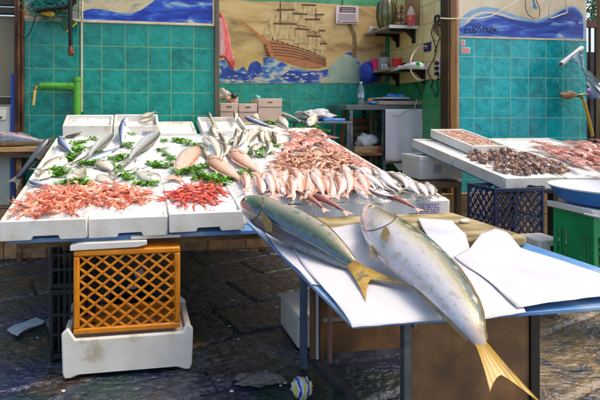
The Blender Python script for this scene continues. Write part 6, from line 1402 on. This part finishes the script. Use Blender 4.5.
# black crate at left behind
def slot_crate(name, lab, x0, x1, y0, y1, z0, z1, mat, patt='slots', lean=0):
    T = thing(name, lab, 'crate', ((x0+x1)/2, (y0+y1)/2, z0)); V = Vector
    m = MB(); w_ = .02
    for (a, b) in ((x0, y0), (x1-w_, y0), (x0, y1-w_), (x1-w_, y1-w_)): m = MB(); m.box(a, a+w_, b, b+w_, z0, z1); m.build('corner_post', mat, T, bevel=.003)
    for z in (z0, z1-.03):
        m = MB(); m.box(x0+w_, x1-w_, y0, y0+.014, z, z+.03); m.box(x0+w_, x1-w_, y1-.014, y1, z, z+.03); m.box(x0, x0+.014, y0+w_, y1-w_, z, z+.03); m.box(x1-.014, x1, y0+w_, y1-w_, z, z+.03); m.build('rim', mat, T, bevel=.003)
    m = MB(); m.box(x0+.015, x1-.015, y0+.015, y1-.015, z0+.002, z0+.012); m.build('floor', mat, T)
    for nm, o_, a_, n_ in (('front_wall', V((x0+w_, y0+.002, z0+.03)), V((x1-x0-2*w_, 0, 0)), V((0, 1, 0))), ('back_wall', V((x0+w_, y1-.012, z0+.03)), V((x1-x0-2*w_, 0, 0)), V((0, 1, 0))), ('side_wall', V((x0+.002, y0+w_, z0+.03)), V((0, y1-y0-2*w_, 0)), V((1, 0, 0))), ('side_wall', V((x1-.012, y0+w_, z0+.03)), V((0, y1-y0-2*w_, 0)), V((1, 0, 0)))):
        m = MB(); c_ = V((0, 0, z1-z0-.06)); L_ = a_.length; ua = a_.normalized()
        if patt == 'diamond': lattice(m, o_, a_, c_, n_, .062, .009, .009, 1.35); m.par(o_+c_*.5-V((0, 0, .006))+n_*.0009, a_, V((0, 0, .012)), n_*.0085)
        elif patt == 'slots':
            n2 = int(L_/.03)
            for i in range(1, n2): m.par(o_+ua*(L_*i/n2)-ua*.005, ua*.01, c_, n_*.009)
            for q in (.33, .66): m.par(o_+c_*q-V((0, 0, .008))+n_*.0011, a_, V((0, 0, .016)), n_*.0066)
        else:   # solid panels with truss openings at both ends
            m.par(o_+ua*L_*.34+n_*.001, ua*L_*.32, c_*.8, n_*.01); m.par(o_+c_*.8, a_, c_*.2, n_*.012)
            for s0 in (0., .66):
                for i in (0., .11, .22, .33): m.par(o_+ua*max(.001, L_*(s0+i)-.005)+n_*.002, ua*.012, c_*.8, n_*.0085)
                for i in range(7):
                    p0 = o_+ua*L_*(s0+.02)+c_*(.02+i*.11)+n_*.0029; m.par(p0, ua*L_*.09+c_*(.07 if i % 2 else -.0)+c_*.02, c_.normalized()*.008, n_*.0065); p0 = o_+ua*L_*(s0+.24)+c_*(.02+i*.11)+n_*.0031; m.par(p0, ua*L_*.09+c_*.07, c_.normalized()*.008, n_*.009)
        m.build(nm, mat, T)
    return T
a_, b_ = PY(49.5, 330, 2.95), PY(75, 330, 2.95)
slot_crate('plastic_crate', 'black slotted crate standing behind the amber crate at its left', a_.x, b_.x+.12, 2.95, 3.35, .0, .42, black_plastic)
slot_crate('plastic_crate', 'second black slotted crate stacked on top behind the amber crate', a_.x, b_.x+.12, 2.96, 3.34, .425, .745, black_plastic)
# small foam box right, under the front table side
T = thing('foam_box', 'white foam box on the ground half hidden by the blue-grey table leg', 'foam box', (1.25, 3.0, 0))
m = MB(); m.box(1.02, 1.5, 2.84, 3.2, .004, .19); m.build('shell', foam_stained, T, bevel=.012); m = MB(); m.box(1.015, 1.505, 2.835, 3.205, .192, .225); m.build('lid', foam, T, bevel=.008)
# litter
def flat_scrap(pts, lab, mats, name, cat_, th=.004, z=.016):
    m = MB(); m.prism([P(u, v, z) for u, v in pts], (0, 0, th)); return one(m, name, mats, lab, cat_)
T = thing('litter_paper', 'torn piece of pale newspaper on the wet ground at left', 'paper', P(27, 327, .016))
m = MB(); m.prism([P(u, v, .018) for u, v in [(7, 330), (15, 325), (24, 323), (35, 318), (45, 321), (42, 325), (30, 328), (22, 332), (18, 336), (12, 334)]], (0, 0, .004)); m.build('sheet', M('wet_paper', (170, 190, 196), (146, 166, 172), rough=.4, scale=12), T)
m = MB(); m.prism([P(u, v, .0225) for u, v in [(19, 334), (26, 330), (34, 327), (42, 324), (42.4, 325), (34, 328.4), (26, 331.4), (19.6, 335)]], (0, 0, .001)); m.build('print', ink, T)
rag(P(262, 380, .012), .062, stone, 'grey_scrap', 'rough grey crumbled scrap on the ground beside the paper ball', 'scrap', (1.9, .7, .35), 14, .8, 1.7, 44)
rag(P(248, 377, .012), .04, stone, 'grey_scrap', 'smaller grey crumb at the left end of the grey scrap', 'scrap', (1.6, .9, .35), 10, .7, 2.2, 47)
T = thing('paper_ball', 'crumpled white wrapper with yellow and blue print by the table leg', 'wrapper', P(302, 396, .01))
m = MB(); c_ = P(302, 388, .05); m.ball((0, 0, 0), 1, 16)
for i, v_ in enumerate(m.v): k_ = 1+.3*mnoise.noise(v_*2.2)+.2*mnoise.noise(v_*5); m.v[i] = c_+Vector((v_.x*.052*k_, v_.y*.05*k_, v_.z*.052*k_))
def wrapper_mat():
    m, nt, b = nodes('printed_wrapper'); L = nt.links; tc = N(nt, 'ShaderNodeTexCoord'); w_ = N(nt, 'ShaderNodeTexWave'); w_.inputs['Scale'].default_value = 7; w_.inputs['Distortion'].default_value = 3; L.new(tc.outputs['Object'], w_.inputs['Vector'])
    r = ramp(nt, [(0, hexc(226, 214, 30)), (.14, hexc(226, 214, 30)), (.15, hexc(206, 216, 232)), (.88, hexc(206, 216, 232)), (.89, hexc(40, 70, 170))], 'CONSTANT'); L.new(w_.outputs[1], r.inputs[0]); L.new(r.outputs[0], b.inputs['Base Color']); b.inputs['Roughness'].default_value = .4
    n2 = N(nt, 'ShaderNodeTexNoise'); n2.inputs['Scale'].default_value = 60; L.new(tc.outputs['Object'], n2.inputs['Vector']); bumpnode(nt, b, n2.outputs[0], .5); return m
m.build('wrapper', wrapper_mat(), T, angle=180)
rs = random.Random(5)
for i in range(26):
    u, v = rs.uniform(5, 290), rs.uniform(285, 398)
    if 60 < u < 195 and v < 372: continue
    p = P(u, v, .004); s_ = rs.uniform(.004, .011); m = MB(); m.ball((p.x, p.y, .006), s_, 4, 0, (1.3, .9, .5)); one(m, 'ground_debris', foam if i % 3 else M('leaf_bit', (60, 110, 40), rough=.6), 'tiny pale or green crumb scattered on the wet paving', 'debris', 'tiny crumbs scattered on the paving')

# ================================================================== RIGHT STALL
RX0, RY0, RZ0 = 3.055, 3.494, .95
def rp(x, y, dz=0): return Vector((x, y, RZ0+SL*(y-RY0)+dz))
T = thing('market_stall', 'smaller sloping fish stall at the right carrying foam trays', 'stall', (3.8, 4.2, 0))
m = MB(); a_ = rp(RX0+.02, RY0+.02, -.118); m.par(a_, (1.75, 0, 0), rp(RX0+.02, 4.84, -.118)-a_, (0, 0, .02)); m.build('table_board', blue_paint, T, bevel=.003)
m = MB(); a_ = rp(RX0+.06, RY0+.06, -.16); m.par(a_, (1.66, 0, 0), (0, .05, .0095), (0, 0, .04)); m.build('crossbeam', M('dark_steel', (30, 30, 34), rough=.5), T)
for x_, y_ in ((3.6, 3.58), (4.7, 3.58), (3.15, 4.7), (4.7, 4.7)): m = MB(); m.box(x_, x_+.05, y_, y_+.05, 0, rz_(0, y_)-.125); m.build('leg', M('dark_steel_leg', (26, 28, 34), rough=.5), T)
GT = 'white foam trays on the right stall'
for i, (x, y, w_, d_, lab) in enumerate([(0, 0, .56, .66, 'near left foam tray of the right stall, under the brown shellfish'), (0, .67, .56, .66, 'far left foam tray of the right stall, empty and white'), (.565, -.02, .56, .66, 'middle front foam tray of the right stall'), (1.13, -.01, .6, .66, 'right front foam tray of the right stall'), (.565, .66, .56, .66, 'middle back foam tray of the right stall'), (1.13, .66, .6, .66, 'right back foam tray of the right stall')]):
    tray(rp(RX0+x, RY0+y, -.096), (w_-.004, 0, 0), (0, d_, d_*SL), (0, -.01, .094), label=lab, group=GT, wall=.02, floor=.03)
xs = np.arange(RX0+.024, RX0+1.71, .012); ys = np.arange(RY0+.024, RY0+1.3, .012); X_, Y_ = np.meshgrid(xs, ys)
edge = np.minimum(np.minimum(X_-xs[0], xs[-1]-X_), np.minimum(Y_-ys[0], ys[-1]-Y_)); ef = np.clip(edge/.1, 0, 1)
IZ2 = rz_(0, Y_)-.012+ef*(.008+.02*fbm(X_*6, Y_*6, 3, 12))*np.clip((X_-RX0-.1)/.3, .2, 1)+.005*(fbm(X_*40, Y_*40, 3, 14)-.5)+.004*(np.random.rand(*X_.shape)-.5)
tag(grid_obj('crushed_ice', xs, ys, IZ2, ICE), 'white crushed ice spread over the right stall', 'ice', kind='stuff')
# shellfish
def snail_mesh(seed, mats):
    rs = random.Random(seed); m = MB(); pts = []; rad = []
    for i in range(26):
        q = i/25; a_ = q*4.4*math.pi; r_ = .28*(1-q)**1.2; pts.append(Vector((math.cos(a_)*r_, math.sin(a_)*r_, q*.75-.3))); rad.append((.26*(1-q)+.03)*(1+.12*math.sin(i*2.1)))
    m.tube(pts, rad, 7); o = m.build('sea_snail', mats, loc=(0, 0, 0), angle=80); me = o.data; bpy.data.objects.remove(o); return (me,)
def octo_mesh(seed, mats):
    rs = random.Random(seed); m = MB(); m.ball((-.2, 0, .02), .22, 7, 0, (1.25, .9, .8))
    for k in range(8):
        a_ = -1.5+3*k/7; pts = [Vector((-.02, 0, 0))]; 
        for j in range(6): pts.append(pts[-1]+Vector((math.cos(a_+j*.25*(1 if k % 2 else -1))*.1, math.sin(a_+j*.25*(1 if k % 2 else -1))*.1, rs.uniform(-.02, .02))))
        m.tube(pts, [.055*(1-j/7.5) for j in range(7)], 5)
    o = m.build('baby_octopus', mats, loc=(0, 0, 0), angle=80); me = o.data; bpy.data.objects.remove(o); return (me,)
sn_a = M('brown_snail_shell', (190, 138, 104), (124, 84, 62), (226, 196, 168), rough=.3, scale=7, rv=.3, coat=.5, bump=.3, bs=14); sn_b = M('purple_snail_shell', (140, 104, 104), (88, 64, 70), (206, 176, 158), rough=.3, scale=7, rv=.3, coat=.5)
heap([snail_mesh(1, sn_a), snail_mesh(2, sn_b), octo_mesh(3, sn_a)], [(467, 157), (473, 152), (488, 151.5), (505, 152.5), (525, 156.5), (545, 162), (560, 167), (572, 172.5), (569, 175.5), (545, 175), (520, 175), (500, 172), (488, 167), (478, 161)], 240, .062, 'small brown glistening shellfish in the long heap on the right stall', 'brown shellfish on the right stall', 'shellfish', surf=PR, zf=rz_, hmax=.05, w_edge=.12, name='sea_snail', seed=9, tilt=1.2)
# red squid / mullet on the right stall
reg('squid2', .42, .06, make_squid(), 'squid', 'squid'); MOUNDS = []
LQ = 'reddish pink squid in the loose rows on the right stall'; GQ = 'reddish squid on the right stall'
rs = random.Random(11)
for i in range(130):
    u = rs.uniform(524, 614); v = 141+rs.uniform(0, 1)*28
    if v > 146+(u-520)*.3 or (u < 545 and v > 148) or mnoise.noise(Vector((u*.09, v*.2, 3))) > .22: continue
    h_ = (u+rs.uniform(16, 26), v+rs.uniform(4, 11)); 
    o_ = place('squid2', h_ if i % 2 else (u, v), (u, v) if i % 2 else h_, LQ, GQ, surf=PR, lmax=.5, lift=rs.uniform(.01, .05), bump=False)
# tray with pale shrimps resting on the left side
pA, pB = PR(485, 150, .06), 0
T = tray(rp(RX0+.215, RY0+.66, .0), (.4, 0, 0), (0, .66, .66*SL*1.15), (0, -.005, .09), label='shallow foam tray of tiny pale shrimps lying on top of the right stall', notch=False, name='foam_tray', wall=.024)
m = MB(); q = PY(518, 150, RY0+.615); m.ball((RX0+.55, RY0+.6595, rz_(0, RY0+.66)+.05), .014, 5, 0, (1, .1, 1)); m.build('blue_mark', light_blue_bag, T)
pl = plain_mesh(make_shrimp('x', 'x', pale_mm, False, 1.6, 1.1), 'pale_shrimp', pale_mm)
def tpS(u, v, off=0): return PL(u, v, RZ0+SL*.66+.062+off, RY0+.66, SL*1.15)
def tz(x, y): return RZ0+SL*.66+.045+SL*1.15*(y-RY0-.66)
W0_ = [(RX0+.245, RY0+.7), (RX0+.585, RY0+.7), (RX0+.585, RY0+1.28), (RX0+.245, RY0+1.28)]
class _W: pass
def wsurf(u, v, off=0): return Vector((u, v, 0))
heap([pl], W0_, 130, .075, 'tiny pale peeled shrimp in the shallow tray on the right stall', 'tiny pale shrimps in the shallow tray', 'shrimp', surf=wsurf, zf=tz, hmax=.045, w_edge=.1, name='pale_shrimp', seed=13)
# label box and bench beneath the right stall
yb = 4.55; a_, b_ = PY(420, 180, yb), PY(446, 180, yb)
T = thing('foam_box', 'white foam box with printed label on the wooden bench', 'foam box', (a_.x, yb, a_.z))
m = MB(); zt2 = PY(430, 158, yb).z; m.box(a_.x, a_.x+.5, yb, yb+.34, a_.z, zt2); m.build('shell', foam, T, bevel=.012)
m = MB(); m.box(a_.x-.004, a_.x+.504, yb-.004, yb+.344, zt2-.03, zt2+.02); m.build('lid', foam, T, bevel=.006)
paperlabel(T, Vector((PY(433, 170, yb).x, yb-.005, PY(433, 173, yb).z)), (.1, 0, 0), (0, 0, .09))
zb2 = PY(420, 181, yb).z
T = thing('wooden_bench', 'grey-brown wooden bench below the labelled foam box', 'bench', (a_.x, yb, 0))
yw = 4.42; xa, xb = PY(413, 180, yw).x, PY(462, 180, yw).x
m = MB(); m.box(xa, xb, yw, yw+.5, zb2-.055, zb2-.002); m.build('seat', M('weathered_wood', (140, 120, 92), (112, 94, 70), rough=.7, scale=5, st=(1, 6, 6), bump=.3), T, bevel=.004)
for x_ in (PY(438, 190, yw).x, xb-.05, xa+.0):
    m = MB(); m.box(x_, x_+.05, yw+.01+(.4 if x_ == xa else 0), yw+.06+(.4 if x_ == xa else 0), 0, zb2-.056); m.build('leg', M('weathered_leg', (110, 92, 70), rough=.7), T)
m = MB(); m.box(a_.x+.03, a_.x+.4, yb-.06, yb+.02, zb2-.001, zb2+.006)
one(m, 'wet_cardboard', wood, 'dark wet cardboard lying under the labelled foam box', 'cardboard')
# navy crate
yn = 3.35; a_, b_ = PY(495, 187, yn), PY(544.5, 187, yn); zt3 = PY(500, 188.5, yn).z
xl_ = PX(467, 190, a_.x)
slot_crate('plastic_crate', 'navy blue diamond lattice crate under the right stall', a_.x, b_.x, yn, xl_.y if xl_.y < 4.2 and xl_.y > 3.6 else 3.85, zt3-.5, zt3, navy_plastic, 'diamond')
m = MB(); m.box(a_.x+.02, b_.x-.02, yn+.03, yn+.4, 0, zt3-.503)
one(m, 'foam_block', foam, 'foam block on the ground under the navy crate', 'foam block', bevel=.01)
for i, (u, v, w2) in enumerate([(552, 244, .1), (560, 248, .09)]):
    q = P(u, v, .5); m = MB(); q = PY(u, v, 3.0); m.box(q.x-w2, q.x+w2, 3.0, 3.2, q.z-.06-.4, q.z+.03); one(m, 'foam_block', foam_stained, ['pale foam offcut standing between navy and green crates', 'lower pale foam offcut beside the green crate'][i], 'foam block', bevel=.012)
# green crate, lid and basin
yg = 2.62; a_ = PY(594, 216, yg); zt4 = a_.z; yb4 = PX(562, 211, a_.x).y; yb4 = min(max(yb4, yg+.3), yg+.62); yb4 = yb4
slot_crate('plastic_crate', 'bright green crate at the right edge under the blue basin', a_.x, a_.x+.5, yg, yb4, zt4-.62, zt4, green_plastic, 'panel')
m = MB(); m.prism([(a_.x-.03, yg-.02, zt4+.002), (a_.x+.52, yg-.02, zt4+.002), (a_.x+.53, yg-.02, zt4+.03), (a_.x+.4, yg-.02, zt4+.04), (a_.x+.1, yg-.02, zt4+.03), (a_.x-.035, yg-.02, zt4+.045)], (0, yb4-yg+.04, 0))
one(m, 'foam_sheet', foam, 'white foam lid between green crate and blue basin', 'foam lid', bevel=.006)
T = thing('basin', 'round blue basin with white rim on the green crate', 'basin', (a_.x+.3, (yg+yb4)/2, zt4+.046))
m = MB(); c_ = (a_.x+.3, (yg+yb4)/2, zt4+.046); m.lathe([(.0, 0), (.26, .0), (.29, .015), (.345, .1)], c_, 40, cap=False); m.build('bowl', basin_blue, T)
m = MB(); m.lathe([(.345, .1), (.352, .104), (.352, .112), (.338, .112), (.335, .1), (.285, .03), (.0, .022)], c_, 40, cap=False); m.build('white_inside', white_plastic, T)
q = PY(603, 218, 2.5); m = MB(); m.ball(q, .02, 8); m.tube([q, (q.x, q.y+.12, q.z)], .008, 6)
one(m, 'white_ball', white_plastic, 'small white knob in front of the green crate', 'knob')

# ================================================================== LIGHT, SKY, CAMERA
wd_ = bpy.data.worlds.new('World'); S.world = wd_; wd_.use_nodes = True; nt = wd_.node_tree; nt.nodes.clear()
so = nt.nodes.new('ShaderNodeOutputWorld'); bg = nt.nodes.new('ShaderNodeBackground'); sky = nt.nodes.new('ShaderNodeTexSky'); sky.sky_type = 'NISHITA'; sky.sun_disc = False
SUN_DIR = Vector((.46, -.18, .87)).normalized()      # towards the sun
el = math.asin(SUN_DIR.z); az = math.atan2(SUN_DIR.x, SUN_DIR.y)
sky.sun_elevation = el; sky.sun_rotation = az; sky.dust_density = 4.0; sky.ozone_density = .3; sky.air_density = 1.
bg.inputs[1].default_value = .15
nt.links.new(sky.outputs[0], bg.inputs[0]); nt.links.new(bg.outputs[0], so.inputs[0])
sl_ = bpy.data.lights.new('sun', 'SUN'); sl_.energy = .85; sl_.angle = R(20); sl_.color = (1, .86, .62)
so_ = bpy.data.objects.new('sun', sl_); COL.objects.link(so_); so_.rotation_euler = SUN_DIR.to_track_quat('Z', 'Y').to_euler(); so_.location = (3, -2, 6)
cd = bpy.data.cameras.new('camera'); co = bpy.data.objects.new('camera', cd); COL.objects.link(co); S.camera = co
co.location = CAM; co.rotation_euler = (R(90), 0, -PSI); cd.sensor_width = 36; cd.lens = F/600*36; cd.shift_x = (300-U0)/600; cd.shift_y = -(200-V0)/600; cd.clip_end = 500; cd.clip_start = .05
S.view_settings.view_transform = 'Standard'; S.view_settings.look = 'None'; S.view_settings.exposure = .8; S.view_settings.gamma = 1; S.view_settings.use_curve_mapping = False
S.render.resolution_x = 1024; S.render.resolution_y = 683
S.cycles.max_bounces = 6; S.cycles.transparent_max_bounces = 6; S.cycles.use_denoising = True
# anything left over from prototypes that no one placed
for k_, v_ in list(protos.items()):
    if isinstance(v_, tuple) and v_[0].name not in protos_used:
        for c_ in [x for x in COL.objects if x.parent == v_[0]]: bpy.data.objects.remove(c_)
        bpy.data.objects.remove(v_[0])
